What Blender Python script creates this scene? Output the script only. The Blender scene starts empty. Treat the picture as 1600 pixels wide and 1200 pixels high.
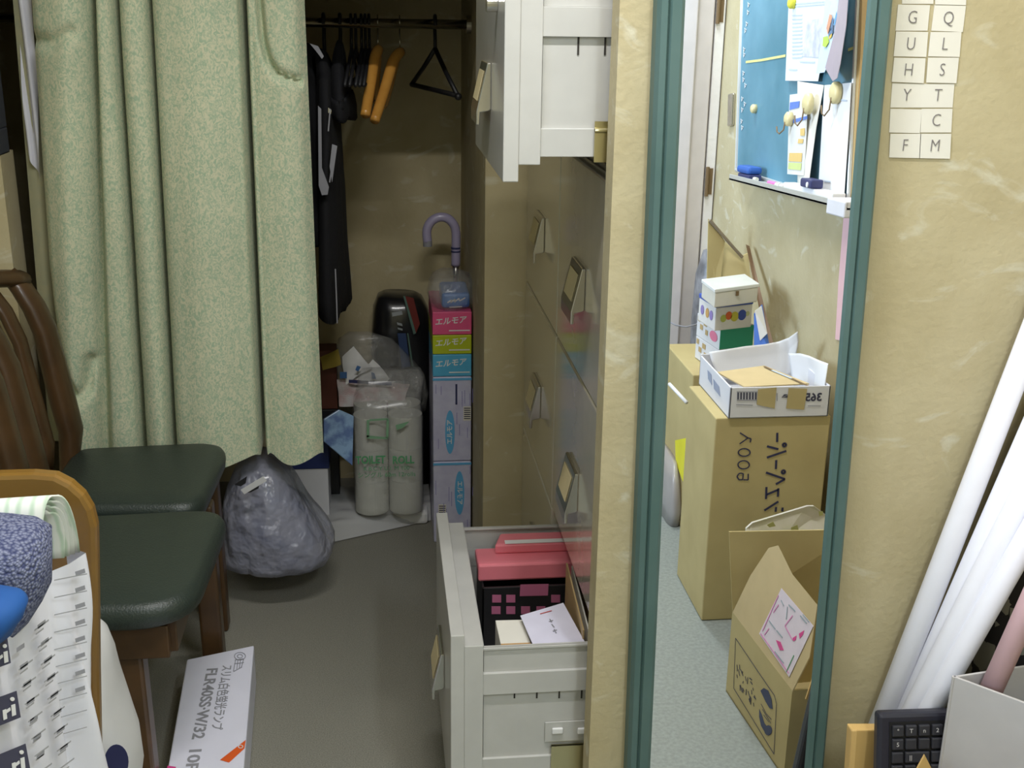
import bpy, bmesh, math, random
from mathutils import Vector, Matrix, noise
random.seed(7)
S = bpy.context.scene
COL = S.collection
R_ = math.radians

# ------------------------------------------------------------------ camera
F_PX = 1813.4
PITCH, YAW, ROLL = R_(17.8625), R_(6.5893), R_(.8828)
CAM = Vector((0, 0, 1.36))
_f = Vector((math.sin(YAW)*math.cos(PITCH), math.cos(YAW)*math.cos(PITCH), -math.sin(PITCH)))
_r = Vector((math.cos(YAW), -math.sin(YAW), 0))
_u = _r.cross(_f)
_r2 = math.cos(ROLL)*_r + math.sin(ROLL)*_u
_u2 = _r2.cross(_f)
cd = bpy.data.cameras.new('camera')
cam = bpy.data.objects.new('camera', cd)
COL.objects.link(cam)
M3 = Matrix((_r2, _u2, -_f)).transposed()
cam.matrix_world = Matrix.Translation(CAM) @ M3.to_4x4()
cd.sensor_width = 36
cd.lens = 36*F_PX/1600
cd.clip_start = .02
S.camera = cam
S.view_settings.view_transform = 'Standard'
S.view_settings.look = 'None'
S.view_settings.gamma = 1
S.view_settings.use_curve_mapping = False
S.view_settings.exposure = 0.0

# ------------------------------------------------------------------ light
w = bpy.data.worlds.new('world'); S.world = w; w.use_nodes = True
w.node_tree.nodes['Background'].inputs[0].default_value = (.75, .85, 1, 1)
w.node_tree.nodes['Background'].inputs[1].default_value = .05

def area(name, loc, sx, sy, power, col, rot=(0, 0, 0)):
    l = bpy.data.lights.new(name, 'AREA'); l.shape = 'RECTANGLE'; l.size = sx; l.size_y = sy
    l.energy = power; l.color = col
    o = bpy.data.objects.new(name, l); o.location = loc; o.rotation_euler = rot
    COL.objects.link(o)
    return o
LAMP_A = (.10, 1.10, 2.28)
LAMP_B = (.62, -.12, 2.28)
area('ceiling_tube_light', (LAMP_A[0], LAMP_A[1], 2.275), .80, .06, 23, (1, .985, .97))
area('ceiling_tube_light', (LAMP_B[0], LAMP_B[1], 2.275), .10, .62, 18, (.84, .93, 1))
wl = area('added_daylight', (-1.69, .10, 1.50), 1.0, 1.0, 23, (.60, .76, 1), (0, -math.pi/2, R_(-8)))  # added bluish fill to brighten the blackboard wall; its window is invented
wl.data.spread = R_(95)

# ------------------------------------------------------------------ helpers
YM = 1.503            # mirror plane
YW = 1.528            # wall that carries the mirror
XC = .319             # cabinet fronts
Y0 = 1.588            # near side of the near cabinet
CW = .470             # cabinet width
XE = 1.03             # blackboard wall
YP = 2.528            # closet front
YB = 3.30             # closet back wall

def at(px, py, x=None, y=None, z=None):
    """real point seen at a pixel of the photograph, on a known plane"""
    d = _r2*(px-800) + _u2*(600-py) + _f*F_PX
    if x is not None: t = (x-CAM.x)/d.x
    elif y is not None: t = (y-CAM.y)/d.y
    else: t = (z-CAM.z)/d.z
    return CAM + d*t
def mir(p):
    return Vector((p[0], 2*YM-p[1], p[2]))

MATS = {}
def mat(name, col, rough=.6, spec=.5, metal=0, noise_amt=0, scale=20, col2=None, bump=0, bscale=None, bdist=.004,
        alpha=1, trans=0, coat=0, detail=4, lo=.35, hi=.65, sheen=0):
    if name in MATS: return MATS[name]
    m = bpy.data.materials.new(name); m.use_nodes = True
    nt = m.node_tree; b = nt.nodes['Principled BSDF']
    b.inputs['Base Color'].default_value = (*col, 1)
    b.inputs['Roughness'].default_value = rough
    b.inputs['Specular IOR Level'].default_value = spec
    b.inputs['Metallic'].default_value = metal
    b.inputs['Alpha'].default_value = alpha
    b.inputs['Transmission Weight'].default_value = trans
    b.inputs['Coat Weight'].default_value = coat
    b.inputs['Coat Roughness'].default_value = .12
    if sheen: b.inputs['Sheen Weight'].default_value = sheen
    tc = nt.nodes.new('ShaderNodeTexCoord')
    if col2 is None and noise_amt == 0: noise_amt = .06
    if noise_amt or col2:
        if col2 is None: col2 = tuple(max(0, c*(1-noise_amt)) for c in col)
        n = nt.nodes.new('ShaderNodeTexNoise'); n.inputs['Scale'].default_value = scale
        n.inputs['Detail'].default_value = detail
        r = nt.nodes.new('ShaderNodeValToRGB')
        r.color_ramp.elements[0].position = lo; r.color_ramp.elements[1].position = hi
        r.color_ramp.elements[0].color = (*col, 1); r.color_ramp.elements[1].color = (*col2, 1)
        nt.links.new(tc.outputs['Object'], n.inputs['Vector'])
        nt.links.new(n.outputs['Fac'], r.inputs['Fac'])
        nt.links.new(r.outputs['Color'], b.inputs['Base Color'])
    if bump:
        n2 = nt.nodes.new('ShaderNodeTexNoise'); n2.inputs['Scale'].default_value = bscale or 200
        n2.inputs['Detail'].default_value = 3
        bp = nt.nodes.new('ShaderNodeBump'); bp.inputs['Strength'].default_value = bump
        bp.inputs['Distance'].default_value = bdist
        nt.links.new(tc.outputs['Object'], n2.inputs['Vector'])
        nt.links.new(n2.outputs['Fac'], bp.inputs['Height'])
        nt.links.new(bp.outputs['Normal'], b.inputs['Normal'])
    MATS[name] = m
    return m

class MB:
    def __init__(s): s.bm = bmesh.new()
    def poly(s, pts):
        return s.bm.faces.new([s.bm.verts.new(Vector(p)) for p in pts])
    def box(s, a, b):
        a = Vector(a); b = Vector(b)
        return s.obox(a, (b.x-a.x, 0, 0), (0, b.y-a.y, 0), (0, 0, b.z-a.z))
    def obox(s, o, u, v, w_):
        o, u, v, w_ = map(Vector, (o, u, v, w_))
        P = [o, o+u, o+u+v, o+v]; P += [p+w_ for p in P]
        V = [s.bm.verts.new(p) for p in P]
        for f in ((0, 3, 2, 1), (4, 5, 6, 7), (0, 1, 5, 4), (1, 2, 6, 5), (2, 3, 7, 6), (3, 0, 4, 7)):
            s.bm.faces.new([V[i] for i in f])
        return s
    def prism(s, pts, d):
        d = Vector(d); pts = [Vector(p) for p in pts]
        A = [s.bm.verts.new(p) for p in pts]; B = [s.bm.verts.new(p+d) for p in pts]
        n = len(pts)
        s.bm.faces.new(A[::-1]); s.bm.faces.new(B)
        for i in range(n): s.bm.faces.new([A[i], A[(i+1) % n], B[(i+1) % n], B[i]])
        return s
    def tube(s, path, r, n=12, caps=True, flat=1.0):
        path = [Vector(p) for p in path]
        rs = r if isinstance(r, (list, tuple)) else [r]*len(path)
        rings = []; prev = None
        for i, p in enumerate(path):
            t = (path[min(i+1, len(path)-1)]-path[max(i-1, 0)]).normalized()
            if prev is None:
                a = Vector((0, 0, 1)) if abs(t.z) < .9 else Vector((1, 0, 0))
                nn = t.cross(a).normalized()
            else:
                nn = (prev - t*prev.dot(t)).normalized()
            prev = nn; bb = t.cross(nn)
            rings.append([s.bm.verts.new(p + nn*math.cos(2*math.pi*k/n)*rs[i] + bb*math.sin(2*math.pi*k/n)*rs[i]*flat) for k in range(n)])
        for a, b in zip(rings, rings[1:]):
            for k in range(n): s.bm.faces.new([a[k], a[(k+1) % n], b[(k+1) % n], b[k]])
        if caps:
            s.bm.faces.new(rings[0][::-1]); s.bm.faces.new(rings[-1])
        return s
    def grid(s, fn, nu, nv):
        V = [[s.bm.verts.new(Vector(fn(i/nu, j/nv))) for j in range(nv+1)] for i in range(nu+1)]
        for i in range(nu):
            for j in range(nv): s.bm.faces.new([V[i][j], V[i+1][j], V[i+1][j+1], V[i][j+1]])
        return s
    def rings(s, rows, n=32, e=2.0, amp=0, nscale=6, seed=0, cap=True):
        """rows: (cx, cy, cz, rx, ry) stacked superellipse sections"""
        RR = []
        for (cx, cy, cz, rx, ry) in rows:
            ring = []
            for k in range(n):
                a = 2*math.pi*k/n; ca, sa = math.cos(a), math.sin(a)
                x = math.copysign(abs(ca)**(2/e), ca)*rx; y = math.copysign(abs(sa)**(2/e), sa)*ry
                p = Vector((cx+x, cy+y, cz))
                if amp:
                    q = p*nscale + Vector((seed*3.1, seed*1.7, seed))
                    p += noise.noise_vector(q)*amp + noise.noise_vector(q*2.7)*amp*.4
                ring.append(s.bm.verts.new(p))
            RR.append(ring)
        for a, b in zip(RR, RR[1:]):
            for k in range(n): s.bm.faces.new([a[k], a[(k+1) % n], b[(k+1) % n], b[k]])
        if cap: s.bm.faces.new(RR[0][::-1]); s.bm.faces.new(RR[-1])
        return s
    def sphere(s, c, r, n=14, sc=(1, 1, 1)):
        c = Vector(c); rows = []
        for i in range(1, n):
            a = math.pi*i/n
            rows.append((c.x, c.y, c.z-math.cos(a)*r*sc[2], math.sin(a)*r*sc[0], math.sin(a)*r*sc[1]))
        return s.rings(rows, n=max(10, n))

def put(name, mb, m, parent=None, smooth=False, bevel=0, solid=0, subsurf=0, origin=None, label=None, recalc=True):
    bm = mb.bm
    if recalc: bmesh.ops.recalc_face_normals(bm, faces=bm.faces)
    if parent is not None:
        off = Vector(parent['_o'])
    else:
        if origin is None:
            xs = [v.co.x for v in bm.verts]; ys = [v.co.y for v in bm.verts]; zs = [v.co.z for v in bm.verts]
            origin = ((min(xs)+max(xs))/2, (min(ys)+max(ys))/2, min(zs))
        off = Vector(origin)
    bmesh.ops.translate(bm, verts=bm.verts, vec=-off)
    me = bpy.data.meshes.new(name); bm.to_mesh(me); bm.free()
    if smooth:
        for p in me.polygons: p.use_smooth = True
    for mm in (m if isinstance(m, (list, tuple)) else [m]): me.materials.append(mm)
    o = bpy.data.objects.new(name, me); COL.objects.link(o)
    if parent is not None:
        o.parent = parent
    else:
        o.location = off
    o['_o'] = tuple(off)
    if solid:
        md = o.modifiers.new('solid', 'SOLIDIFY'); md.thickness = solid; md.offset = 0
    if bevel:
        md = o.modifiers.new('bevel', 'BEVEL'); md.width = bevel; md.segments = 2; md.limit_method = 'ANGLE'
        md.angle_limit = R_(40)
    if subsurf:
        md = o.modifiers.new('sub', 'SUBSURF'); md.levels = subsurf; md.render_levels = subsurf
    if label: o['label'] = label
    return o
def tag(o, label, cat, group=None, kind=None):
    o['label'] = label; o['category'] = cat
    if group: o['group'] = group
    if kind: o['kind'] = kind
    return o
def thing(name, label, cat, loc, group=None):
    o = bpy.data.objects.new(name, None); COL.objects.link(o); o.location = loc; o.empty_display_size = .05
    o['_o'] = tuple(loc)
    return tag(o, label, cat, group)
def struct(name, mb, m, **k):
    o = put(name, mb, m, **k)
    if o.parent is None: o['kind'] = 'structure'
    return o

def text(name, body, O, A, B, size, m, parent, stretch=1.0, align='CENTER', bold=0.0, lift=.0006, fit=None):
    """lettering on a surface: O centre, A reading direction, B up"""
    A = Vector(A).normalized(); B = Vector(B).normalized(); N = A.cross(B)
    c = bpy.data.curves.new(name, 'FONT'); c.body = body; c.size = size; c.align_x = align; c.align_y = 'CENTER'
    c.extrude = .0002; c.offset = bold; c.resolution_u = 3
    t = bpy.data.objects.new(name, c); COL.objects.link(t)
    dg = bpy.context.evaluated_depsgraph_get(); dg.update()
    me = bpy.data.meshes.new_from_object(t.evaluated_get(dg))
    bpy.data.objects.remove(t); bpy.data.curves.remove(c)
    off = Vector(parent['_o']) if parent is not None else Vector(O)
    if fit is not None:
        xs_ = [v.co.x for v in me.vertices]; w0 = max(xs_)-min(xs_); stretch = (Vector(fit[1])-Vector(fit[0])).length/w0
        O = (Vector(fit[0])+Vector(fit[1]))/2; c0_ = (max(xs_)+min(xs_))/2
        for v in me.vertices: v.co.x -= c0_
    O = Vector(O)+N*lift
    Mx = Matrix((A*stretch, B, N)).transposed()
    for v in me.vertices: v.co = Mx @ v.co + O - off
    me.materials.clear(); me.materials.append(m)
    o = bpy.data.objects.new(name, me); COL.objects.link(o)
    if parent is not None: o.parent = parent
    o['_o'] = tuple(off)
    return o

def ribbon(mb, a, b, n, wd, th=.0005):
    """flat stroke from a to b on a surface of normal n"""
    a, b, n = Vector(a), Vector(b), Vector(n).normalized()
    t = (b-a).normalized(); s_ = n.cross(t).normalized()*wd/2
    mb.obox(a-s_+n*.0002, b-a, s_*2, n*th)

def bez(p0, p1, p2, n=12):
    p0, p1, p2 = map(Vector, (p0, p1, p2))
    return [(1-t)**2*p0+2*(1-t)*t*p1+t*t*p2 for t in [i/n for i in range(n+1)]]

# ------------------------------------------------------------------ materials
def wallpaper():
    m = mat('ochre_wallpaper', (.535, .465, .29), rough=.75, spec=.25, scale=9, col2=(.475, .405, .24), detail=8, bump=.25, bscale=90)
    nt = m.node_tree; b = nt.nodes['Principled BSDF']
    src = b.inputs['Base Color'].links[0].from_socket
    tc = [n for n in nt.nodes if n.type == 'TEX_COORD'][0]
    mp = nt.nodes.new('ShaderNodeMapping'); mp.inputs['Scale'].default_value = (9, 9, 16)
    n = nt.nodes.new('ShaderNodeTexNoise'); n.inputs['Scale'].default_value = 1.0; n.inputs['Detail'].default_value = 5
    n.inputs['Distortion'].default_value = 1.2
    r = nt.nodes.new('ShaderNodeValToRGB'); r.color_ramp.elements[0].position = .60; r.color_ramp.elements[1].position = .72
    mx = nt.nodes.new('ShaderNodeMixRGB'); mx.inputs['Color2'].default_value = (.68, .66, .53, 1)
    mu = nt.nodes.new('ShaderNodeMath'); mu.operation = 'MULTIPLY'; mu.inputs[1].default_value = .6
    nt.links.new(tc.outputs['Object'], mp.inputs['Vector']); nt.links.new(mp.outputs['Vector'], n.inputs['Vector'])
    nt.links.new(n.outputs['Fac'], r.inputs['Fac']); nt.links.new(r.outputs['Color'], mu.inputs[0])
    nt.links.new(mu.outputs[0], mx.inputs['Fac']); nt.links.new(src, mx.inputs['Color1'])
    nt.links.new(mx.outputs['Color'], b.inputs['Base Color'])
    return m
M_WALL = wallpaper()
M_CEIL = mat('white_ceiling', (.72, .70, .64), rough=.9)
M_CARPET = mat('olive_grey_carpet', (.22, .212, .175), rough=.95, spec=.1, scale=420, col2=(.32, .31, .26), bump=.5, bscale=700, detail=3)
M_VINYL = mat('grey_vinyl_floor', (.25, .275, .26), rough=.5, spec=.35, scale=120, col2=(.31, .34, .32), detail=5)
M_BEIGE = mat('beige_enamel', (.53, .525, .50), rough=.28, spec=.5, coat=.3)
M_CABF = mat('beige_enamel_front', (.54, .50, .40), rough=.13, spec=.7, coat=.7)
M_GAP = mat('dark_gap', (.03, .025, .02), rough=.8)
M_CHROME = mat('chrome', (.62, .60, .56), rough=.25, metal=1)
M_STEEL = mat('brushed_steel', (.62, .60, .55), rough=.25, metal=1)
M_BRASS = mat('brassy_zinc', (.62, .56, .33), rough=.3, metal=1)
M_CARD = mat('card_label', (.66, .56, .33), rough=.7)
M_WOODD = mat('dark_chair_wood', (.060, .032, .013), rough=.38, spec=.4, scale=14, col2=(.085, .044, .017), coat=.15)
M_WOODO = mat('orange_chair_wood', (.22, .115, .018), rough=.33, spec=.5, scale=10, col2=(.18, .09, .014), coat=.4)
M_SEAT = mat('dark_green_vinyl', (.030, .042, .034), rough=.40, spec=.5, bump=.25, bscale=320)
M_GREENF = mat('green_mirror_frame', (.075, .14, .13), rough=.5, scale=6, col2=(.10, .17, .16), spec=.4)
M_BROWN = mat('brown_edge', (.20, .13, .06), rough=.6)
M_KRAFT = mat('kraft_cardboard', (.54, .445, .22), rough=.85, spec=.15, scale=8, col2=(.48, .39, .19))
M_KRAFTL = mat('pale_cardboard', (.62, .49, .27), rough=.85, spec=.15)
M_WHITEP = mat('white_paper', (.80, .80, .80), rough=.75, spec=.2, noise_amt=.03)
M_CREAM = mat('cream_card', (.78, .75, .67), rough=.8, spec=.2, noise_amt=.03)
M_WHITEB = mat('white_box_board', (.70, .70, .74), rough=.6, noise_amt=.03)
M_INK = mat('dark_ink', (.05, .05, .09), rough=.8)
M_GREYINK = mat('grey_ink', (.30, .30, .33), rough=.8)
M_PENCIL = mat('grey_pencil', (.20, .18, .18), rough=.8)
M_BLACK = mat('black_plastic', (.012, .012, .014), rough=.45)
M_BLACKF = mat('black_cloth', (.010, .010, .013), rough=.9, bump=.3, bscale=120)
M_PINK = mat('pink_plastic', (.80, .22, .27), rough=.32, spec=.5)
M_PINKP = mat('pink_paper', (.80, .52, .54), rough=.8)
M_MIRROR = mat('mirror_glass', (.97, .98, .98), rough=.0, metal=1, noise_amt=.001)
M_TUBE = mat('white_tube_paper', (.84, .84, .90), rough=.5, spec=.3, noise_amt=.03)
M_GREYB = mat('grey_board', (.54, .52, .51), rough=.85, noise_amt=.05)
M_ORANGEW = mat('orange_wood_block', (.72, .47, .17), rough=.5)
M_BLUE = mat('blue_print', (.04, .22, .68), rough=.5)
M_SKY = mat('sky_blue_print', (.13, .45, .78), rough=.4)
M_ORED = mat('orange_red_print', (.85, .13, .02), rough=.5)
M_MAG = mat('magenta_print', (.75, .08, .30), rough=.5)
M_GREENINK = mat('green_ink', (.10, .36, .16), rough=.7)
M_NAVY = mat('navy_ink', (.035, .04, .13), rough=.5)
M_RED = mat('red_print', (.55, .06, .04), rough=.5)
M_YEL = mat('yellow_plastic', (.85, .78, .03), rough=.5)
M_WOODL = mat('pale_brown_wood', (.50, .36, .17), rough=.5)
M_HANGW = mat('varnished_hanger_wood', (.66, .33, .07), rough=.25, coat=.6, scale=18, col2=(.58, .27, .05))
M_LAV = mat('lavender_plastic', (.42, .38, .55), rough=.35, coat=.3)
M_GREYP = mat('grey_plastic', (.30, .30, .33), rough=.5)
M_JAMB = mat('pinkish_white_paint', (.74, .69, .68), rough=.5)
M_DOORW = mat('white_wavy_door', (.93, .92, .92), rough=.6, bump=.4, bscale=40, scale=12, col2=(.88, .85, .85))
M_BOARD = mat('blackboard_green', (.065, .20, .27), rough=.5, scale=4, col2=(.14, .31, .41), detail=6)
M_ALU = mat('aluminium', (.70, .72, .72), rough=.4, metal=.6)
M_POSTW = mat('yellowish_wood_post', (.56, .40, .17), rough=.5)
M_CHALK = mat('chalk', (.72, .74, .76), rough=.9)
M_CHALKY = mat('yellow_chalk', (.72, .70, .25), rough=.9)
M_DARKWIN = mat('dark_window_pane', (.012, .012, .02), rough=.08, spec=.6)
M_DKFRAME = mat('dark_window_frame', (.07, .075, .085), rough=.5)

def plastic(name, col, a, rough=.2):
    m = mat(name, col, rough=rough, spec=.6, alpha=a, coat=.3, noise_amt=.02)
    return m
M_CLEAR = mat('clear_film', (.62, .62, .60), rough=.14, spec=.8, alpha=.26, coat=.6, noise_amt=.02, bump=1.0, bscale=45, bdist=.012)
M_FROST = mat('frosted_grey_plastic', (.44, .45, .55), rough=.30, spec=.6, alpha=.55, coat=.5, scale=9, col2=(.34, .35, .45), bump=1.0, bscale=16, bdist=.03)
M_WPLAS = mat('white_carrier_plastic', (.66, .66, .66), rough=.4, spec=.4, alpha=.96, noise_amt=.04)
M_ROLLS = mat('toilet_paper', (.60, .60, .54), rough=.9, noise_amt=.04)

def curtain_mat():
    m = mat('green_leaf_curtain', (.60, .62, .36), rough=.85, spec=.15, sheen=.1)
    nt = m.node_tree; b = nt.nodes['Principled BSDF']
    tc = [n for n in nt.nodes if n.type == 'TEX_COORD'][0]
    mp = nt.nodes.new('ShaderNodeMapping'); mp.inputs['Scale'].default_value = (85, 85, 60); mp.inputs['Rotation'].default_value = (.3, .5, .2)
    n = nt.nodes.new('ShaderNodeTexNoise'); n.inputs['Scale'].default_value = 1.5; n.inputs['Detail'].default_value = 3; n.inputs['Distortion'].default_value = 2.0
    r = nt.nodes.new('ShaderNodeValToRGB'); r.color_ramp.interpolation = 'LINEAR'
    e = r.color_ramp.elements
    e[0].position = .38; e[0].color = (.43, .56, .39, 1); e[1].position = .60; e[1].color = (.74, .73, .52, 1)
    n2 = nt.nodes.new('ShaderNodeTexNoise'); n2.inputs['Scale'].default_value = 3; n2.inputs['Detail'].default_value = 2
    mx = nt.nodes.new('ShaderNodeMixRGB'); mx.blend_type = 'MULTIPLY'; mx.inputs['Fac'].default_value = .25
    nt.links.new(tc.outputs['Object'], mp.inputs['Vector']); nt.links.new(mp.outputs['Vector'], n.inputs['Vector'])
    nt.links.new(tc.outputs['Object'], n2.inputs['Vector'])
    nt.links.new(n.outputs['Fac'], r.inputs['Fac']); nt.links.new(r.outputs['Color'], mx.inputs['Color1'])
    nt.links.new(n2.outputs['Fac'], mx.inputs['Color2']); nt.links.new(mx.outputs['Color'], b.inputs['Base Color'])
    return m
M_CURT = curtain_mat()
M_LINING = mat('pale_lining', (.60, .60, .66), rough=.6, noise_amt=.05)

def knit_mat():
    m = mat('knit_wool', (.10, .11, .19), rough=.95)
    nt = m.node_tree; b = nt.nodes['Principled BSDF']
    tc = [n for n in nt.nodes if n.type == 'TEX_COORD'][0]
    v = nt.nodes.new('ShaderNodeTexVoronoi'); v.inputs['Scale'].default_value = 300
    r = nt.nodes.new('ShaderNodeValToRGB'); e = r.color_ramp.elements
    e[0].position = .15; e[0].color = (.25, .27, .38, 1); e[1].position = .75; e[1].color = (.05, .06, .14, 1)
    bp = nt.nodes.new('ShaderNodeBump'); bp.inputs['Strength'].default_value = .8; bp.inputs['Distance'].default_value = .003; bp.invert = True
    nt.links.new(tc.outputs['Object'], v.inputs['Vector']); nt.links.new(v.outputs['Distance'], r.inputs['Fac'])
    nt.links.new(r.outputs['Color'], b.inputs['Base Color']); nt.links.new(v.outputs['Distance'], bp.inputs['Height'])
    nt.links.new(bp.outputs['Normal'], b.inputs['Normal'])
    return m
M_KNIT = knit_mat()
def blotch_mat():
    m = mat('black_patterned_cloth', (.012, .010, .012), rough=.7)
    nt = m.node_tree; b = nt.nodes['Principled BSDF']
    tc = [n for n in nt.nodes if n.type == 'TEX_COORD'][0]
    v = nt.nodes.new('ShaderNodeTexVoronoi'); v.inputs['Scale'].default_value = 38; v.distance = 'CHEBYCHEV'
    r = nt.nodes.new('ShaderNodeValToRGB'); r.color_ramp.interpolation = 'CONSTANT'
    e = r.color_ramp.elements; e[0].position = 0; e[0].color = (.010, .008, .010, 1); e[1].position = .60; e[1].color = (.22, .21, .17, 1)
    nt.links.new(tc.outputs['Object'], v.inputs['Vector']); nt.links.new(v.outputs['Color'], r.inputs['Fac'])
    nt.links.new(r.outputs['Color'], b.inputs['Base Color'])
    return m
M_BLOTCH = blotch_mat()

# ------------------------------------------------------------------ the room
XW = -1.75; YS = -.52; H = 2.35
struct('floor', MB().box((XW-.1, 1.56, -.05), (1.13, YB+.1, 0)), M_CARPET)
struct('floor', MB().box((XW-.1, -1.8, -.05), (2.1, 1.56, 0)), M_VINYL)
struct('ceiling', MB().box((XW-.1, -1.8, H), (2.1, YB+.1, H+.05)), M_CEIL)
struct('wall_mirror', MB().box((.307, YW, 0), (XE, YW+.048, H)), M_WALL)
struct('wall_east', MB().box((XE, YS, 0), (XE+.1, YB+.1, H)), M_WALL)
struct('wall_west', MB().box((XW-.1, YS-.1, 0), (XW, YB+.1, H)), M_WALL)
struct('wall_closet_side', MB().box((.227, YP+.002, 0), (XE, YB, H)), M_WALL)
struct('wall_closet_back', MB().box((XW, YB, 0), (XE, YB+.1, H)), M_WALL)
# window wall left of the closet opening
WX = at(12, 500, y=YP).x
xj = -.78
struct('wall_north', MB().box((XW, YP, 0), (xj, YP+.09, 1.06)), M_WALL)
struct('wall_north', MB().box((XW, YP, 2.0), (xj, YP+.09, H)), M_WALL)
wn = struct('window_1', MB().box((-1.7, YP+.03, 1.10), (xj-.02, YP+.05, 1.99)), M_DARKWIN)
mb = MB()
for a, b in (((-1.75, YP-.01, 1.055), (xj, YP+.07, 1.11)), ((-1.75, YP-.01, 1.95), (xj, YP+.07, 2.0)),
             ((-1.75, YP-.01, 1.11), (-1.70, YP+.07, 1.95)), ((xj-.045, YP-.01, 1.11), (xj, YP+.07, 1.95))):
    mb.box(a, b)
struct('window_frame', mb, M_DKFRAME, parent=wn, bevel=.003)
w2 = struct('added_window', MB().box((XW-.02, -.42, .96), (XW+.002, .62, 2.04)), mat('added_pane', (.7, .8, .9), rough=.05))  # invented window out of view, added to go with the bluish fill light
mb = MB()
for a, b in (((XW, -.46, .92), (XW+.04, .66, .96)), ((XW, -.46, 2.04), (XW+.04, .66, 2.08)), ((XW, -.46, .96), (XW+.04, -.42, 2.04)), ((XW, .62, .96), (XW+.04, .66, 2.04)), ((XW, .08, .96), (XW+.03, .12, 2.04))):
    mb.box(a, b)
struct('window_frame', mb, M_ALU, parent=w2, bevel=.003)  # frame of the added window
# closet upper cupboard: casts the shade on the back wall
struct('wall_closet_header', MB().box((xj, YP+.075, 1.385), (.227, YP+.25, H)), M_WALL)
# south wall with the doorway reflected in the mirror
dl = mir(at(1100, 300, y=2*YM-YS)).x
dr = XE
struct('wall_south', MB().box((XW, YS-.1, 0), (dl-.09, YS, H)), M_WALL)
struct('wall_south', MB().box((dl-.09, YS-.1, 2.05), (XE+.1, YS, H)), M_WALL)
j = struct('trim_1', MB().box((dl-.16, YS-.11, 0), (dl-.06, YS+.03, 2.05)).box((dl-.06, YS-.11, 0), (dl-.006, YS+.012, 2.05)), M_JAMB, bevel=.004)
d1 = struct('door_1', MB().box((dl, YS-.03, .01), (XE-.003, YS+.006, 2.04)), M_DOORW, bevel=.002)
for py in (12, 283):
    zc = at(1100, py, y=2*YM-YS).z
    struct('hinge', MB().tube([(dl+.004, YS+.012, zc-.045), (dl+.004, YS+.012, zc+.045)], .006).box((dl+.004, YS+.005, zc-.04), (dl+.022, YS+.008, zc+.04)), M_BROWN, parent=d1)

# ceiling lamps (the fixtures that give the light)
def fixture(loc, L, lab, em, along='x'):
    t = thing('ceiling_lamp', lab, 'ceiling lamp', (loc[0], loc[1], 2.35))
    dx, dy = (L/2, .05) if along == 'x' else (.05, L/2)
    put('housing', MB().box((loc[0]-dx, loc[1]-dy, 2.31), (loc[0]+dx, loc[1]+dy, 2.35)), M_WHITEB, t, bevel=.005)
    m = bpy.data.materials.new('lamp_glow'); m.use_nodes = True
    b = m.node_tree.nodes['Principled BSDF']; b.inputs['Emission Color'].default_value = (1, .97, .92, 1); b.inputs['Emission Strength'].default_value = em
    ex, ey = (L/2-.02, 0) if along == 'x' else (0, L/2-.02)
    put('lamp_tube', MB().tube([(loc[0]-ex, loc[1]-ey, 2.293), (loc[0]+ex, loc[1]+ey, 2.293)], .014), m, t, smooth=True)
fixture(LAMP_A, .88, 'white fluorescent ceiling lamp near the cabinets', 2)
fixture(LAMP_B, .68, 'white fluorescent ceiling lamp above the tall carton', 2, 'y')

def atp(px, py, P0, n):
    d = _r2*(px-800) + _u2*(600-py) + _f*F_PX
    n = Vector(n); return CAM + d*(n.dot(Vector(P0)-CAM)/n.dot(d))
def decal(name, polys, P0, n, m, parent, mirrored=False, lift=.0008, strokes=(), sw=.002, label=None):
    """flat printed marks on the plane (P0, n); n points to the viewer"""
    n = Vector(n).normalized(); mb = MB()
    nn = Vector((n.x, -n.y, n.z)) if mirrored else n
    T = (lambda p: mir(p)) if mirrored else (lambda p: p)
    for pl in polys:
        pts = [T(atp(*q, P0, n)) + nn*lift for q in pl]
        mb.prism(pts, nn*.0004)
    for st in strokes:
        pts = [T(atp(*q, P0, n)) + nn*lift for q in st]
        for a, b in zip(pts, pts[1:]):
            if (b-a).length > 1e-5: ribbon(mb, a, b, nn, sw, .0004)
    return put(name, mb, m, parent, label=label)
def ell(cx, cy, rx, ry, n=20):
    return [(cx+rx*math.cos(2*math.pi*k/n), cy+ry*math.sin(2*math.pi*k/n)) for k in range(n)]

# ------------------------------------------------------------------ filing cabinets
Z4 = .437; PT = .348
DZ = [(Z4+2*PT, Z4+3*PT), (Z4+PT, Z4+2*PT), (Z4, Z4+PT), (.075, Z4)]   # drawer 1 on top ... 4 at the bottom

def handle_on(parent, xf, y, z, nm='handle'):
    """slanted chrome pull with a card window, on a front facing -X"""
    h = .045; wy = .052
    prof = [(0, h), (-.006, h), (-.022, -h*.55), (-.022, -h), (-.017, -h), (-.016, -h*.6), (-.004, -h*.55), (0, -h*.5)]
    hd = put(nm, MB().prism([(xf+a, y-wy, z+b) for a, b in prof], (0, 2*wy, 0)), M_STEEL, parent, bevel=.0015)
    # the card sits on the slanted face
    p0 = Vector((xf-.006, y, z+h)); p1 = Vector((xf-.022, y, z-h*.55)); t = (p1-p0); n = Vector((t.z, 0, -t.x)).normalized()
    if n.x > 0: n = -n
    a = p0+t*.18+n*.0006; 
    put('label_card', MB().obox(a-Vector((0, wy*.72, 0)), (0, wy*1.44, 0), t*.62, n*.0008), M_CARD, hd)
    return hd

def closed_drawer(cab, y0, i):
    z0, z1 = DZ[i]
    d = put('drawer', MB().box((XC, y0+.003, z0+.002), (XC+.02, y0+CW-.003, z1-.002)), M_CABF, cab, bevel=.003)
    handle_on(d, XC, y0+CW/2, z1-.205)
    return d

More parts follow.
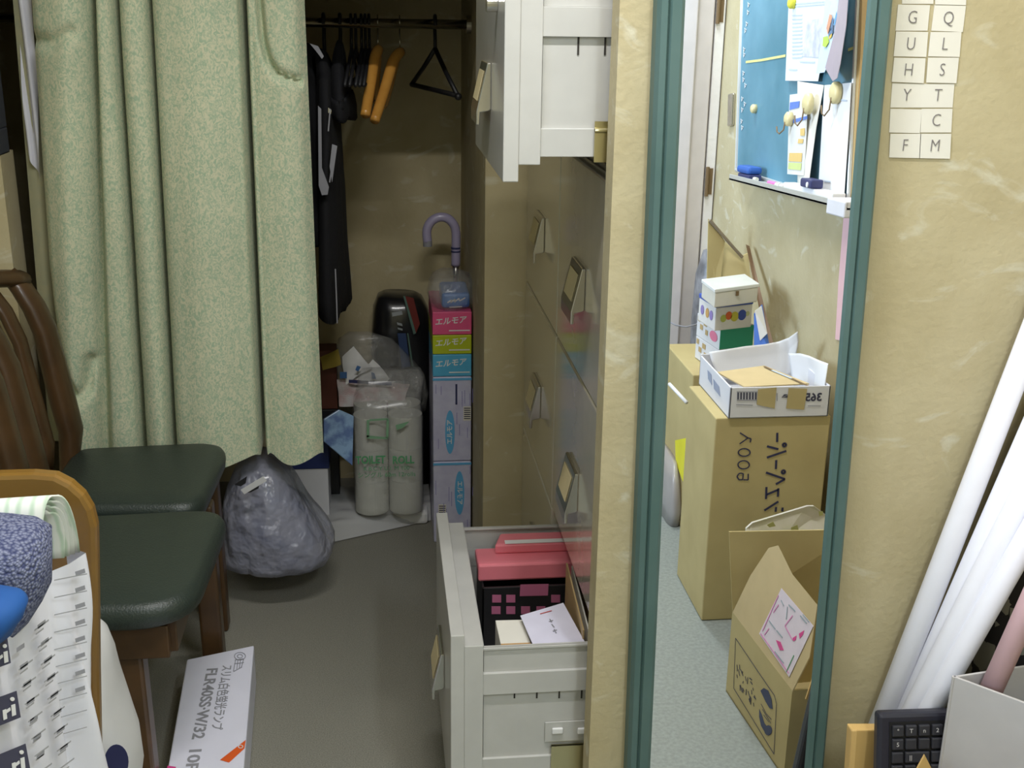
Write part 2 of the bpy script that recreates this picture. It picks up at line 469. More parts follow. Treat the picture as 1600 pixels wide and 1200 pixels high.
def open_drawer(cab, y0, i, xo, near):
    z0, z1 = DZ[i]
    d = put('drawer', MB().box((xo, y0+.002, z0+.002), (xo+.0215, y0+CW-.003, z1-.001)), M_BEIGE, cab, bevel=.0015)
    x1 = xo+.0215
    dz = .022
    put('inner_panel', MB().box((x1, y0+.004, z0+dz*1.15), (x1+.030, y0+CW-.006, z1-dz)), M_BEIGE, d, bevel=.001)
    xi = x1+.030; ys = y0+.012; yf = y0+CW-.014
    L = .56
    zt, zb = (1.409, 1.181) if i == 0 else (.407, .179)
    mb = MB()
    # near and far side walls with a stepped rim
    for (ya, sgn) in ((ys, 1), (yf, -1)):
        mb.box((xi, ya, zb), (xi+L, ya+sgn*.0015, zt-.082))           # wall
        mb.box((xi, ya-sgn*.006, zt-.082), (xi+L, ya+sgn*.002, zt-.044))  # raised band
        mb.box((xi, ya, zt-.044), (xi+L, ya+sgn*.002, zt))            # recessed rim
        mb.box((xi, ya-sgn*.003, zt-.004), (xi+L, ya+sgn*.006, zt))   # lip
        mb.box((xi, ya-sgn*.005, zb-.012), (xi+L, ya+sgn*.002, zb+.026))  # bottom flange
    mb.box((xi, ys, zb), (xi+L, yf, zb+.002)); mb.box((xi+L-.002, ys, zb), (xi+L, yf, zt))
    mb.box((xi, ys, zb), (xi+.002, yf, zt))
    put('drawer_tray', mb, M_BEIGE, d, bevel=.0006)
    handle_on(d, xo, y0+CW/2, 1.24 if i == 0 else .25)
    return d, xi, zt, zb, ys

def cabinet(y0, lab, opens):
    c = thing('filing_cabinet', lab, 'filing cabinet', (XC+.3, y0+CW/2, 0))
    mb = MB()
    x0 = XC+.004; x1 = XC+.62; top = Z4+3*PT+.03
    mb.box((x0+.018, y0+.001, .0), (x1, y0+.014, top)); mb.box((x0+.018, y0+CW-.014, 0), (x1, y0+CW-.001, top))
    mb.box((x1-.01, y0, 0), (x1, y0+CW, top)); mb.box((x0, y0+.001, top-.03), (x1, y0+CW-.001, top)); mb.box((x0+.01, y0+.001, 0), (x1, y0+CW-.001, .07))
    for z in (Z4, Z4+PT, Z4+2*PT): mb.box((x0+.018, y0+.01, z-.006), (x0+.045, y0+CW-.01, z+.006))
    put('body', mb, M_CABF, c, bevel=.001)
    ds = {}
    for i in range(4):
        if i in opens: ds[i] = open_drawer(c, y0, i, opens[i], True)
        else: closed_drawer(c, y0, i)
    return c, ds
xo_b = at(704, 992, z=Z4).x
xo_t = at(785.7, 290, y=Y0).x
cabN, ds = cabinet(Y0, 'beige steel filing cabinet nearer the mirror, its top and bottom drawers pulled out', {0: xo_t, 3: xo_b})
cabF, _ = cabinet(Y0+CW, 'beige steel filing cabinet beside the closet with all drawers shut', {})
# file slots, rollers and runners on the two open drawers
for di, px_list, ytop, ybot in ((0, (904, 946), 58, 86), (3, (804, 839, 874, 909), 1078, 1091)):
    d, xi, zt, zb, ys = ds[di]
    yp = ys-.0006
    for q in px_list:
        a = at(q, ytop, y=yp); b = at(q, ybot, y=yp)
        put('file_slot', MB().box((a.x-.0013, yp-.0004, b.z), (a.x+.0013, yp, zt-.082)), M_GAP, d)
d, xi, zt, zb, ys = ds[0]
A = at(932, 191, y=ys-.02); B = at(975, 255, y=ys-.02)
put('runner', MB().box((A.x, ys-.008, A.z-.012), (A.x+.30, ys-.006, A.z)).box((A.x, ys-.011, B.z), (A.x+.30, ys-.007, A.z-.010)).tube([(A.x, ys-.0105, A.z-.012), (A.x+.30, ys-.0105, A.z-.012)], .0035), M_BRASS, d)
put('lock', MB().tube([(xo_t-.016, at(760, 6, y=Y0+.1).y, at(760, 6, y=Y0+.1).z), (xo_t, at(760, 6, y=Y0+.1).y, at(760, 6, y=Y0+.1).z)], .011, n=20), M_CHROME, d, bevel=.001)
d, xi, zt, zb, ys = ds[3]
A = at(862, 1168, y=ys-.012); R1 = at(872, 1145, y=ys-.012); R2 = at(912, 1145, y=ys-.012)
put('runner', MB().box((A.x, ys-.009, .075), (A.x+.34, ys-.006, A.z)).box((A.x, ys-.011, A.z-.003), (A.x+.34, ys-.004, A.z)), M_BRASS, d)
br = put('roller_bracket', MB().box((R1.x-.02, ys-.0035, R1.z-.022), (R1.x+.06, ys-.001, R1.z+.014)), M_BEIGE, d)
for r_ in (R1, R2): put('roller', MB().box((r_.x-.009, ys-.008, r_.z-.006), (r_.x+.009, ys-.0035, r_.z+.005)), M_WHITEP, d, bevel=.002)

# ------------------------------------------------------------------ things in the bottom drawer
yk = Y0+CW-.035
c0 = at(744, 885, y=Y0+.37); zc = zt-.012
pc = thing('pink_case', 'pink plastic lid lying across the back of the open bottom drawer', 'plastic lid', (c0.x+.15, Y0+.4, zc-.03))
xa = at(745, 880, z=zc-.02).x
put('lid_lip', MB().box((xa, Y0+.335, zc-.042), (xa+.31, Y0+.352, zc-.008)).box((xa, Y0+.352, zc-.030), (xa+.31, Y0+.415, zc-.012)), M_PINK, pc, bevel=.004)
put('lid_top', MB().prism([(xa+.035, Y0+.385, zc-.012), (xa+.31, Y0+.385, zc-.012), (xa+.31, Y0+.435, zc-.012), (xa+.05, Y0+.435, zc-.012)], (0, 0, .02)), M_PINK, pc, bevel=.004)
put('white_stripe', MB().box((xa+.055, Y0+.386, zc+.0082), (xa+.31, Y0+.400, zc+.0095)), M_WHITEP, pc)
bk = thing('black_basket', 'black lattice basket with pink squares standing in the open bottom drawer', 'basket', (xa+.15, Y0+.33, zb))
yb_ = Y0+.315
put('panel', MB().box((xa+.006, yb_, zb+.003), (xa+.31, yb_+.006, zc-.045)).box((xa+.006, yb_, zb+.003), (xa+.010, Y0+.44, zc-.045)).box((xa+.30, yb_, zb+.003), (xa+.31, Y0+.44, zc-.045))
    .box((xa+.006, Y0+.434, zb+.003), (xa+.31, Y0+.44, zc-.045)), M_BLACK, bk, bevel=.001)
sq = []
for x_, y_ in ((776, 935), (798, 935), (868, 935), (775, 953), (798, 953), (821, 953), (845, 953)):
    sq.append([(x_-7, y_-6), (x_+7, y_-6), (x_+7, y_+6), (x_-7, y_+6)])
sq.append([(813, 913), (857, 912), (856, 930), (812, 931)])
decal('pink_squares', sq, (0, yb_, 0), (0, -1, 0), mat('dusty_pink', (.46, .13, .24), rough=.6), bk)
fx = [at(x_, 1000, y=Y0+.10).x for x_ in (885, 892, 899, 906, 913)]
for i in range(4):
    x_ = at(884+i*9, 960, z=zt-.05).x+.004
    put_o = put('folder', MB().obox((x_, Y0+.05, zb+.004), (.0025, 0, 0), (.010, .24, 0), (0, 0, .225-i*.006)), [M_WOODL, M_CREAM, M_BROWN, M_WOODL][i])
    tag(put_o, ['brown paper folder nearest the white envelope in the open drawer', 'cream paper folder standing among the brown ones in the open drawer',
                'darkest brown folder in the open bottom drawer', 'brown paper folder against the cabinet in the open drawer'][i], 'folder', 'folders in the open drawer')
zz = at(800, 990, y=Y0+.10).z
cs = [at(*q, z=zz) for q in ((774, 969), (818, 968), (832, 1012), (784, 1014))]
o = put('card_stack', MB().prism([c-Vector((0, 0, .055)) for c in cs], (0, 0, .055)), M_CREAM, bevel=.001)
tag(o, 'stack of cream cards standing in the open bottom drawer', 'cards')
put('orange_line', MB().obox(cs[3]+(cs[0]-cs[3])*.12+Vector((0, 0, .0004)), (cs[2]-cs[3])*.98, (cs[0]-cs[3])*.04, (0, 0, .0004)), mat('orange_line', (.55, .32, .12)), o)
cs = [at(*q, z=zz+.012) for q in ((813, 963), (880, 943), (917, 1010), (836, 1016))]
o = put('envelope', MB().prism(cs, (0, 0, .0015)), mat('lilac_white_paper', (.72, .70, .84), rough=.7))
tag(o, 'white envelope with small red and black writing lying in the open drawer', 'envelope')
decal('writing', [], (0, 0, zz+.0137), (0, 0, 1), M_GREYINK, o, strokes=[[(859, 968), (862, 973)], [(862, 976), (866, 981)], [(866, 984), (869, 990)], [(858, 972), (864, 970)], [(864, 987), (870, 985)]], sw=.0018)
decal('writing', [], (0, 0, zz+.0137), (0, 0, 1), M_RED, o, strokes=[[(844, 960), (862, 955)]], sw=.0016)

# ------------------------------------------------------------------ tissue boxes
YT = 2.83; TD = .235
xl = at(677, 700, y=YT).x; xr = at(744, 700, y=YT).x
if xr > .222: xr = .222
lev = [0, .232, .465, .5245, .5755, .636]
def tis(z0, z1, col, lab, word, x0=xl, x1=xr, y0=YT, d_=TD):
    o = put('tissue_box', MB().box((x0, y0, z0+.0006), (x1, y0+d_, z1-.0006)), mat('tissue_'+word[1], col, rough=.35, coat=.2, spec=.5, noise_amt=.08, scale=30), bevel=.002)
    tag(o, lab, 'tissue box', 'tissue boxes stacked beside the closet wall')
    text('brand_lettering', word[0], ((x0+x1)/2-.003, y0, (z0+z1)/2+.006), (1, 0, .08), (.15, 0, 1), .021, M_WHITEP, o, stretch=.95, bold=.0004)
    put('slogan', MB().box(((x0+x1)/2-.008, y0-.001, z0+.010), ((x0+x1)/2+.045, y0-.0004, z0+.013)), M_WHITEP, o)
    return o
tis(lev[4], lev[5], (.80, .10, .26), 'pink tissue box at the top of the stack beside the closet wall', ('エルモア', 'pink'))
tis(lev[3], lev[4], (.50, .58, .02), 'lime green tissue box between the pink and the blue one', ('エルモア', 'lime'))
tis(lev[2], lev[3], (.10, .46, .74), 'light blue tissue box under the lime green one', ('エルモア', 'sky'))
def tall_pack(z0, z1, lab, ox, flip, oy):
    o = put('tissue_pack', MB().box((xl, YT, z0+.001), (xr, YT+TD, z1-.0006)), mat('lilac_white_film', (.62, .62, .80), rough=.35, coat=.3, scale=40, col2=(.55, .54, .74)), bevel=.003)
    tag(o, lab, 'tissue pack', 'tall tissue packs at the foot of the stack')
    n = (0, -1, 0); P0 = (0, YT, 0)
    decal('blue_oval', [ell(ox, oy, 7.5, 34, 28)], P0, n, M_SKY, o)
    text('oval_lettering', 'エルモア', at(ox, oy, y=YT-.0012), (0, 0, -1 if flip else 1), (1 if flip else -1, 0, 0), .017, M_WHITEP, o, bold=.0003)
    pur = mat('violet_print', (.26, .24, .55))
    st = []
    rnd = random.Random(int(ox))
    for k in range(9):
        x_ = 682+k*6.8
        if abs(x_-ox) < 10: continue
    topy, boty = (596, 718) if z0 > .1 else (728, 845)
    for k in range(16):
        x_ = 681+k*4.1
        if abs(x_-ox) < 10: continue
        a = rnd.uniform(topy, boty-30); st.append([(x_, a), (x_, a+rnd.uniform(12, 28))])
    decal('small_print', [], P0, n, pur, o, strokes=st, sw=.0014)
    decal('violet_bar', [[(ox+10-1.5, topy+4), (ox+10+1.5, topy+4), (ox+10+1.5, topy+36), (ox+10-1.5, topy+36)]] if z0 > .1 else [[(691, 818), (695, 818), (694, 838), (690, 838)]], P0, n, M_NAVY, o)
    bx, by = (730, 646) if z0 > .1 else (691, 799)
    bars = [[(bx-5, by-9+k*3.2), (bx+5, by-9+k*3.2), (bx+5, by-7.6+k*3.2), (bx-5, by-7.6+k*3.2)] for k in range(6)]
    decal('barcode_patch', [[(bx-6, by-11), (bx+6, by-11), (bx+6, by+11), (bx-6, by+11)]], P0, n, M_CREAM, o, lift=.0004)
    decal('barcode', bars, P0, n, M_INK, o, lift=.0009)
    put('blue_edge', MB().box((xl-.0004, YT-.0012, z1-.010), (xr+.0004, YT, z1-.004)), M_SKY, o)
tall_pack(lev[1], lev[2], 'white and violet tissue pack with its oval left of a barcode, upper of two', 703, False, 675)
tall_pack(0, lev[1], 'white and violet tissue pack standing on the carpet at the foot of the stack', 718, True, 770)
a = at(690, 487, y=YT+.03); b = at(744, 458, y=YT+.03)
o = put('tissue_packet', MB().box((a.x, YT+.03, .637), (min(b.x, .220), YT+.17, b.z)), mat('bright_blue_pack', (.03, .20, .62), rough=.3, coat=.5), bevel=.008)
tag(o, 'small blue tissue packet in clear film on top of the stacked boxes', 'tissue packet')
decal('silver_lettering', [], (0, YT+.03, 0), (0, -1, 0), M_WHITEP, o, strokes=[[(699, 473), (706, 468), (704, 473), (711, 467), (710, 472), (717, 466), (718, 470), (727, 465)], [(702, 480), (722, 479)]], sw=.003)
put('clear_film', MB().rings([(a.x+.035, YT+.10, .637, .058, .09), (a.x+.03, YT+.10, .665, .062, .09), (a.x+.028, YT+.10, .70, .055, .08), (a.x+.018, YT+.10, .715, .03, .05)], n=36, e=3, amp=.008, nscale=22, seed=3), M_CLEAR, o, smooth=True)

# ------------------------------------------------------------------ umbrella
YU = 3.13
pts = [at(*q, y=YU) for q in ((668, 378), (667, 360), (673, 347), (684, 340), (696, 340), (706, 347), (712, 360), (712.5, 385), (712, 415))]
sm = []
for i in range(len(pts)-1):
    p0 = pts[max(i-1, 0)]; p1 = pts[i]; p2 = pts[i+1]; p3 = pts[min(i+2, len(pts)-1)]
    for k in range(5):
        t = k/5; sm.append(.5*((2*p1)+(p2-p0)*t+(2*p0-5*p1+4*p2-p3)*t*t+(3*p1-p0-3*p2+p3)*t**3))
sm.append(pts[-1])
um = thing('umbrella', 'closed umbrella with lavender hooked handle standing behind the tissue boxes', 'umbrella', (pts[-1].x, YU, 0))
put('handle', MB().tube(sm, .0125, n=16), M_LAV, um, smooth=True)
tip = pts[0]; put('handle_tip', MB().tube([tip+Vector((0, 0, .004)), tip-Vector((0, 0, .012))], .0125, n=16), M_GREYP, um)
q = at(712, 388, y=YU)
put('ring', MB().tube([q+Vector((0, 0, .004)), q-Vector((0, 0, .001))], .0133, n=16).tube([q-Vector((0, 0, .006)), q-Vector((0, 0, .010))], .0133, n=16), M_NAVY, um)
q = pts[-1]
put('shaft', MB().tube([q, (q.x, YU, .66), (q.x, YU, .02)], [.010, .007, .006], n=12), M_CHROME, um, smooth=True)
put('canopy', MB().tube([(q.x, YU, .62), (q.x, YU, .5), (q.x, YU, .2), (q.x, YU, .08)], [.014, .022, .018, .008], n=12), M_NAVY, um, smooth=True)

# ------------------------------------------------------------------ closet floor things
def pxrows(rows, y, depth, yoff=0):
    """rows: (py, xl, xr[, depth scale]) -> superellipse sections"""
    out = []
    for r in rows:
        a = at(r[1], r[0], y=y); b = at(r[2], r[0], y=y)
        k = r[3] if len(r) > 3 else 1
        out.append(((a.x+b.x)/2, y+yoff, (a.z+b.z)/2, max(.002, (b.x-a.x)/2), depth*k))
    return out[::-1]

bg = thing('sports_bag', 'glossy black sports bag with blue and red stripes at the closet back', 'bag', (at(625, 560, y=3.22).x, 3.22, 0))
put('body', MB().rings([(at(626, 700, y=3.22).x, 3.22, .0, .09, .065), (at(626, 700, y=3.22).x, 3.22, .2, .10, .07)] + pxrows([(458, 600, 650, .5), (463, 590, 660, .75), (480, 584, 668), (510, 580, 674), (545, 580, 680), (575, 590, 680)], 3.22, .068), n=40, e=3.2, amp=.006, nscale=10), mat('glossy_black_bag', (.012, .012, .014), rough=.28, coat=.5), bg, smooth=True)
PB = (0, 3.146, 0)
for nm, ps, m in (('red_stripe', [[(633, 462), (646, 465), (656, 505), (650, 520), (640, 485)]], mat('dull_red', (.16, .015, .01))),
                  ('blue_stripe', [[(621, 520), (634, 520), (641, 572), (628, 575)]], mat('dull_blue', (.03, .06, .16))),
                  ('green_piping', [[(630, 462), (633, 462), (650, 520), (646, 522)], [(636, 520), (638, 520), (646, 572), (643, 572)]], mat('dull_green', (.10, .18, .15))),
                  ('white_tag', [[(612, 488), (628, 485), (629, 491), (613, 494)], [(620, 503), (628, 505), (629, 509), (621, 507)], [(621, 511), (629, 513), (629, 516), (622, 514)]], mat('dull_white', (.35, .38, .40)))):
    decal(nm, ps, PB, (0, -1, 0), m, bg, lift=.004)
    
# toilet roll pack
YR = 2.90
ra = at(552, 700, y=YR); rb = at(661, 700, y=YR); rw = (rb.x-ra.x)/4
zb0 = .052
tp = thing('toilet_roll_pack', 'clear wrapped pack of white toilet rolls with green lettering', 'toilet rolls', ((ra.x+rb.x)/2, YR+rw*2, zb0))
ztr = at(600, 655, y=YR).z
hh = (ztr-zb0)/3
for k in range(3):
    for cx in (ra.x+rw, ra.x+3*rw):
        for cy in (YR+rw, YR+3*rw):
            put('toilet_roll', MB().tube([(cx, cy, zb0+k*hh+.0002), (cx, cy, zb0+(k+1)*hh-.0002)], rw*.985, n=40), M_ROLLS, tp, smooth=False, bevel=.0008)
cx = (ra.x+rb.x)/2; cy = YR+2*rw
put('film_wrap', MB().rings([(cx, cy, zb0+.001, rw*2.0, rw*2.0), (cx, cy, zb0+.02, rw*2.06, rw*2.04), (cx, cy, ztr-.01, rw*2.06, rw*2.04), (cx, cy, ztr+.025, rw*1.95, rw*1.8), (cx+.005, cy, ztr+.055, rw*1.9, rw*1.2), (cx+.01, cy, ztr+.085, rw*1.95, rw*.7), (cx+.01, cy, ztr+.11, rw*1.7, rw*.4)],
    n=64, e=5, amp=.0035, nscale=26, seed=5), M_CLEAR, tp, smooth=True)
yl = YR-.013
text('lettering', 'TOILET', at(579, 719, y=yl), (1, 0, 0), (0, 0, 1), .030, M_GREENINK, tp, stretch=.80, bold=.0009)
text('lettering', 'ROLL', at(630, 719, y=yl), (1, 0, 0), (0, 0, 1), .030, M_GREENINK, tp, stretch=.80, bold=.0009)
text('lettering', 'R.B.C.Y U.I. M 100', at(604, 732, y=yl), (1, 0, 0), (0, 0, 1), .016, M_GREENINK, tp, stretch=1.0)
text('lettering', 'シングル 60m 12rolls', at(604, 742, y=yl), (1, 0, 0), (0, 0, 1), .017, M_GREENINK, tp, stretch=1.0)
decal('green_emblem', [[(618, 664), (640, 658), (630, 668), (620, 672)], [(573, 656), (577, 656), (577, 682), (573, 684)], [(573, 680), (606, 683), (606, 686), (573, 685)], [(604, 655), (608, 655), (607, 684), (603, 684)], [(577, 655), (606, 653), (606, 656), (577, 658)]], (0, yl, 0), (0, -1, 0), mat('pale_green_ink', (.22, .42, .25)), tp)
decal('seam', [], (0, yl, 0), (0, -1, 0), mat('pale_brown', (.33, .32, .24)), tp, strokes=[[(606, 688+k*4), (606, 690+k*4)] for k in range(23)], sw=.0012)

# white flat pack under the rolls
pp = [at(*q, z=.0) for q in ((528, 851), (560, 849), (605, 836), (672, 815))]
bk_ = [at(*q, z=.045) for q in ((514, 775), (672, 778))]
o = thing('wrapped_paper_pack', 'flat white paper pack in shiny film under the toilet rolls', 'paper pack', (-.05, 2.9, 0))
x0 = at(512, 790, z=.04).x; x1 = at(674, 800, z=.04).x
def padfn(u, v):
    x = x0+(x1-x0)*u
    yf = pp[0].y + (pp[3].y-pp[0].y)*u - .0
    if v < .35:
        t = v/.35; y = yf + .05*t; z = .004 + .040*math.sin(t*math.pi/2)
    else:
        t = (v-.35)/.65; y = yf+.05+(3.13-yf-.05)*t; z = .044+.003*noise.noise(Vector((x*14, y*14, 1)))
    z += .004*noise.noise(Vector((x*25, y*30, 5))) if .05 < v < .6 else 0
    return (x, y, max(.002, z))
put('paper_ream', MB().box((x0+.01, pp[3].y-.02, .001), (x1-.008, 3.12, .040)), M_WHITEP, o, bevel=.01)
put('film', MB().grid(padfn, 40, 30), plastic('white_film', (.62, .62, .62), .75, .15), o, smooth=True, recalc=False)

# blue and white box behind the grey bag
ya = 2.93
a = at(420, 733, y=ya); b = at(513, 690, y=ya)
o = thing('shoe_box', 'white box with navy lid behind the grey plastic bag', 'box', ((a.x+b.x)/2, ya+.1, 0))
put('box_body', MB().box((a.x+.004, ya+.004, .0), (b.x-.004, ya+.13, a.z)), M_WHITEB, o, bevel=.002)
put('lid', MB().box((a.x, ya, a.z-.004), (b.x, ya+.134, b.z+.005)), mat('navy_lid', (.02, .035, .14), rough=.5), o, bevel=.003)

# blue packet leaning left of the rolls
P0 = (at(530, 690, y=2.86).x, 2.86, 0); nn = Vector((.25, -1, .25)).normalized()
qd = [atp(*q, (P0[0], 2.86, .28), nn) for q in ((506, 655), (530, 640), (553, 650), (551, 728), (506, 690))]
o = put('blue_packet', MB().prism(qd, -nn*.012), mat('blue_white_packet', (.28, .44, .66), rough=.3, scale=28, col2=(.12, .20, .42), coat=.3, lo=.45, hi=.6), bevel=.002)
tag(o, 'light blue plastic packet wedged between the curtain and the toilet rolls', 'packet')
# papers in clear bag above the rolls
yc_ = 3.10
cb = thing('clear_bag', 'clear plastic bag of white papers above the toilet rolls', 'plastic bag', (at(590, 600, y=yc_).x, yc_+.05, .32))
put('film', MB().rings(pxrows([(518, 548, 575, .2), (530, 530, 612, .5), (555, 524, 640, .8), (585, 520, 664), (615, 520, 668), (640, 530, 664, .9)], yc_+.035, .042), n=56, e=2.6, amp=.009, nscale=18, seed=2), M_CLEAR, cb, smooth=True)
def crump(pxs, y, m, nm, amp=.012, par=cb, lean=.25):
    P = [at(*q, y=y) for q in pxs]
    mb = MB()
    def fn(u, v):
        p = (P[0]*(1-u)+P[1]*u)*(1-v) + (P[3]*(1-u)+P[2]*u)*v
        q = noise.noise_vector(p*22)*amp
        return p+Vector((q.x*.4, q.y-lean*(v)*.1, q.z*.3))
    mb.grid(fn, 16, 12)
    return put(nm, mb, m, par, smooth=False, solid=.002, recalc=False)
crump([(535, 556), (552, 541), (582, 568), (541, 596)], yc_-.01, M_WHITEP, 'paper_sheet')
crump([(541, 596), (584, 560), (608, 588), (600, 598)], yc_-.02, M_WHITEP, 'paper_sheet')
crump([(526, 592), (640, 600), (630, 632), (532, 630)], yc_-.03, mat('pinkish_paper', (.52, .36, .36), rough=.8, scale=30, col2=(.60, .58, .58)), 'pink_sheet')
for pq in ([(558, 571), (564, 573), (560, 580), (555, 578)], [(531, 581), (542, 581), (542, 591), (531, 591)], [(580, 581), (585, 583), (588, 592), (581, 592)]):
    decal('blue_mark', [pq], (0, yc_-.05, 0), (0, -1, 0), mat('dull_blue_ink', (.06, .16, .38)), cb)
decal('dark_mark', [[(545, 593), (612, 597), (612, 602), (545, 598)]], (0, yc_-.05, 0), (0, -1, 0), M_NAVY, cb)
a = at(504, 590, y=3.0); b = at(528, 560, y=3.0)
o = put('brown_carton', MB().box((a.x-.06, 3.075, .30), (b.x-.008, 3.15, b.z)), mat('brown_red_carton', (.12, .035, .02)), bevel=.002)
tag(o, 'small dark red carton half hidden by the curtain above the blue packet', 'box')
crump([(500, 560), (528, 545), (533, 565), (504, 576)], 3.07, mat('mustard_cloth', (.40, .30, .05)), 'yellow_flap', par=o)
put('carton_base', MB().box((a.x-.07, 3.075, .0), (b.x-.010, 3.15, .298)), M_BLACK, o, bevel=.002)

# grey plastic bag on the carpet
gb = thing('plastic_bag', 'frosted grey plastic bag slumped on the carpet below the curtain', 'plastic bag', (at(430, 850, y=2.55).x, 2.6, 0))
put('bag_film', MB().rings(pxrows([(712, 384, 412, .2), (722, 372, 432, .5), (742, 358, 452, .7), (775, 350, 470, .85), (805, 346, 490, .95), (835, 345, 515, 1), (862, 346, 528, 1), (885, 347, 505, .95)], 2.56, .13, .03), n=110, e=2.6, amp=.011, nscale=17, seed=9), M_FROST, gb, smooth=True, subsurf=1)
put('contents', MB().rings(pxrows([(770, 400, 440, .5), (800, 380, 485, .8), (850, 370, 505, .8), (880, 380, 470, .7)], 2.58, .11, .03), n=36, e=2.2, amp=.02, nscale=8, seed=4), mat('bag_contents', (.10, .13, .24), rough=.6, scale=16, col2=(.30, .30, .36), lo=.42, hi=.55), gb, smooth=True)
YG = 2.43
decal('handle_strap', [[(376, 765), (411, 744), (417, 751), (382, 772)]], (0, YG, 0), (0, -1, 0), M_WPLAS, gb)
decal('handle_slot', [[(366, 757), (386, 744), (384, 755), (376, 760)], [(386, 770), (405, 757), (404, 763), (392, 769)]], (0, YG+.002, 0), (0, -1, 0), M_BLACK, gb, lift=0)
g0 = [at(*q, z=.012) for q in ((388, 888), (408, 896), (432, 897), (452, 890), (460, 878), (458, 868))]
put('drawstring', MB().tube(g0, .004, n=8), mat('dark_cord', (.05, .07, .09)), gb, smooth=True)

# ------------------------------------------------------------------ closet rod, hangers, coats
YROD = 2.95
zr = at(700, 38, y=YROD).z
o = put('closet_rod', MB().tube([(XW, YROD, zr), (.227, YROD, zr)], .0115, n=24), M_STEEL, smooth=True)
tag(o, 'steel clothes rod across the closet', 'clothes rod')
o2 = put('rod_bracket', MB().tube([(.215, YROD, zr), (.2265, YROD, zr)], .022, n=24), M_CHROME, o)

def hook_pts(x, z0, neck):
    pts = []
    for k in range(15):
        a = R_(200)-R_(225)*k/14
        pts.append(Vector((x, YROD+math.cos(a)*.0165, zr+.003+math.sin(a)*.0165)))
    pts = pts[::-1] if False else pts
    pts.append(Vector((x, YROD+.012, zr-.022))); pts.append(Vector((x, YROD, zr-.035))); pts.append(neck)
    return pts
def wood_hanger(pxc, pyc, tipx, tipy, lab):
    c = at(pxc, pyc, y=YROD); t = at(tipx, tipy, y=YROD-.19)
    c.z = c.z
    far = Vector((at(tipx+14, tipy-8, y=YROD+.19).x, YROD+.19, t.z))
    h = thing('wooden_hanger', lab, 'hanger', (c.x, YROD, t.z), 'wooden hangers on the closet rod')
    n1 = (c*.72+t*.28)+Vector((0, 0, .020)); n2 = (c*.35+t*.65)+Vector((0, 0, .008))
    f1 = (c*.72+far*.28)+Vector((0, 0, .020)); f2 = (c*.35+far*.65)+Vector((0, 0, .008))
    P = [t, t*.96+n2*.04, n2, n1, c, f1, f2, far]
    sm = []
    for i in range(len(P)-1):
        p0 = P[max(i-1, 0)]; p1 = P[i]; p2 = P[i+1]; p3 = P[min(i+2, len(P)-1)]
        for k in range(4):
            s_ = k/4; sm.append(.5*((2*p1)+(p2-p0)*s_+(2*p0-5*p1+4*p2-p3)*s_*s_+(3*p1-p0-3*p2+p3)*s_**3))
    sm.append(P[-1])
    n_ = len(sm); rs = [.0105+.003*math.sin(math.pi*i/(n_-1)) for i in range(n_)]; rs[0] = .008; rs[-1] = .008
    put('arm', MB().tube(sm, rs, n=14), M_HANGW, h, smooth=True)
    hp = hook_pts(c.x, 0, c+Vector((0, 0, .008)))
    put('hook', MB().tube(hp, .0016, n=8), M_CHROME, h, smooth=True)
    a = n2*.3+t*.7-Vector((0, 0, .012)); b = f2*.3+far*.7-Vector((0, 0, .012))
    put('trouser_bar', MB().tube([a+Vector((0, 0, .012)), a, b, b+Vector((0, 0, .012))], .0015, n=6), M_BROWN, h)
wood_hanger(591, 78, 571, 178, 'varnished wooden hanger nearer the coats on the closet rod')
wood_hanger(625, 82, 586, 187, 'varnished wooden hanger beside the black triangular one')
h = thing('plastic_hanger', 'black triangular hanger alone at the right of the closet rod', 'hanger', (at(682, 100, y=YROD).x, YROD, 1.2))
nk = at(680, 80, y=YROD); t1 = at(716, 151, y=YROD-.13); t2 = at(643, 132, y=YROD+.12)
put('hook', MB().tube(hook_pts(nk.x, 0, nk), .0045, n=10), M_BLACK, h, smooth=True)
put('frame', MB().tube([nk+Vector((0, 0, .006)), nk*.5+t1*.5, t1], .0055, n=10).tube([nk+Vector((0, 0, .006)), nk*.5+t2*.5, t2], .0055, n=10).tube([t1+Vector((0, 0, .002)), t2], .006, n=10).sphere(t1, .009, 8), M_BLACK, h, smooth=True)
# thin black hangers pushed together
def slim_hanger(px, tz, lab):
    x = at(px, 60, y=YROD).x
    h = thing('plastic_hanger', lab, 'hanger', (x, YROD, zr-.2), 'thin black hangers between the coats and the wooden ones')
    nk = Vector((x, YROD, zr-.06))
    t1 = Vector((x-.014, YROD-.18, zr-.06-.075)); t2 = Vector((x+.010, YROD+.18, zr-.06-.075))
    put('hook', MB().tube(hook_pts(x, 0, nk), .0036, n=8), M_BLACK, h, smooth=True)
    put('frame', MB().tube([t1, nk, t2], .0045, n=8).tube([t1, t2], .0045, n=8), M_BLACK, h, smooth=True)
    return h
hp = slim_hanger(549, 0, 'thin black hanger third from the nearer wooden one')
slim_hanger(556, 0, 'thin black hanger with two thin ones on either side')
slim_hanger(565, 0, 'thin black hanger in the middle of the pushed-together ones')
slim_hanger(571, 0, 'thin black hanger second from the varnished hangers')
slim_hanger(577, 0, 'thin black hanger right beside the nearer wooden one')

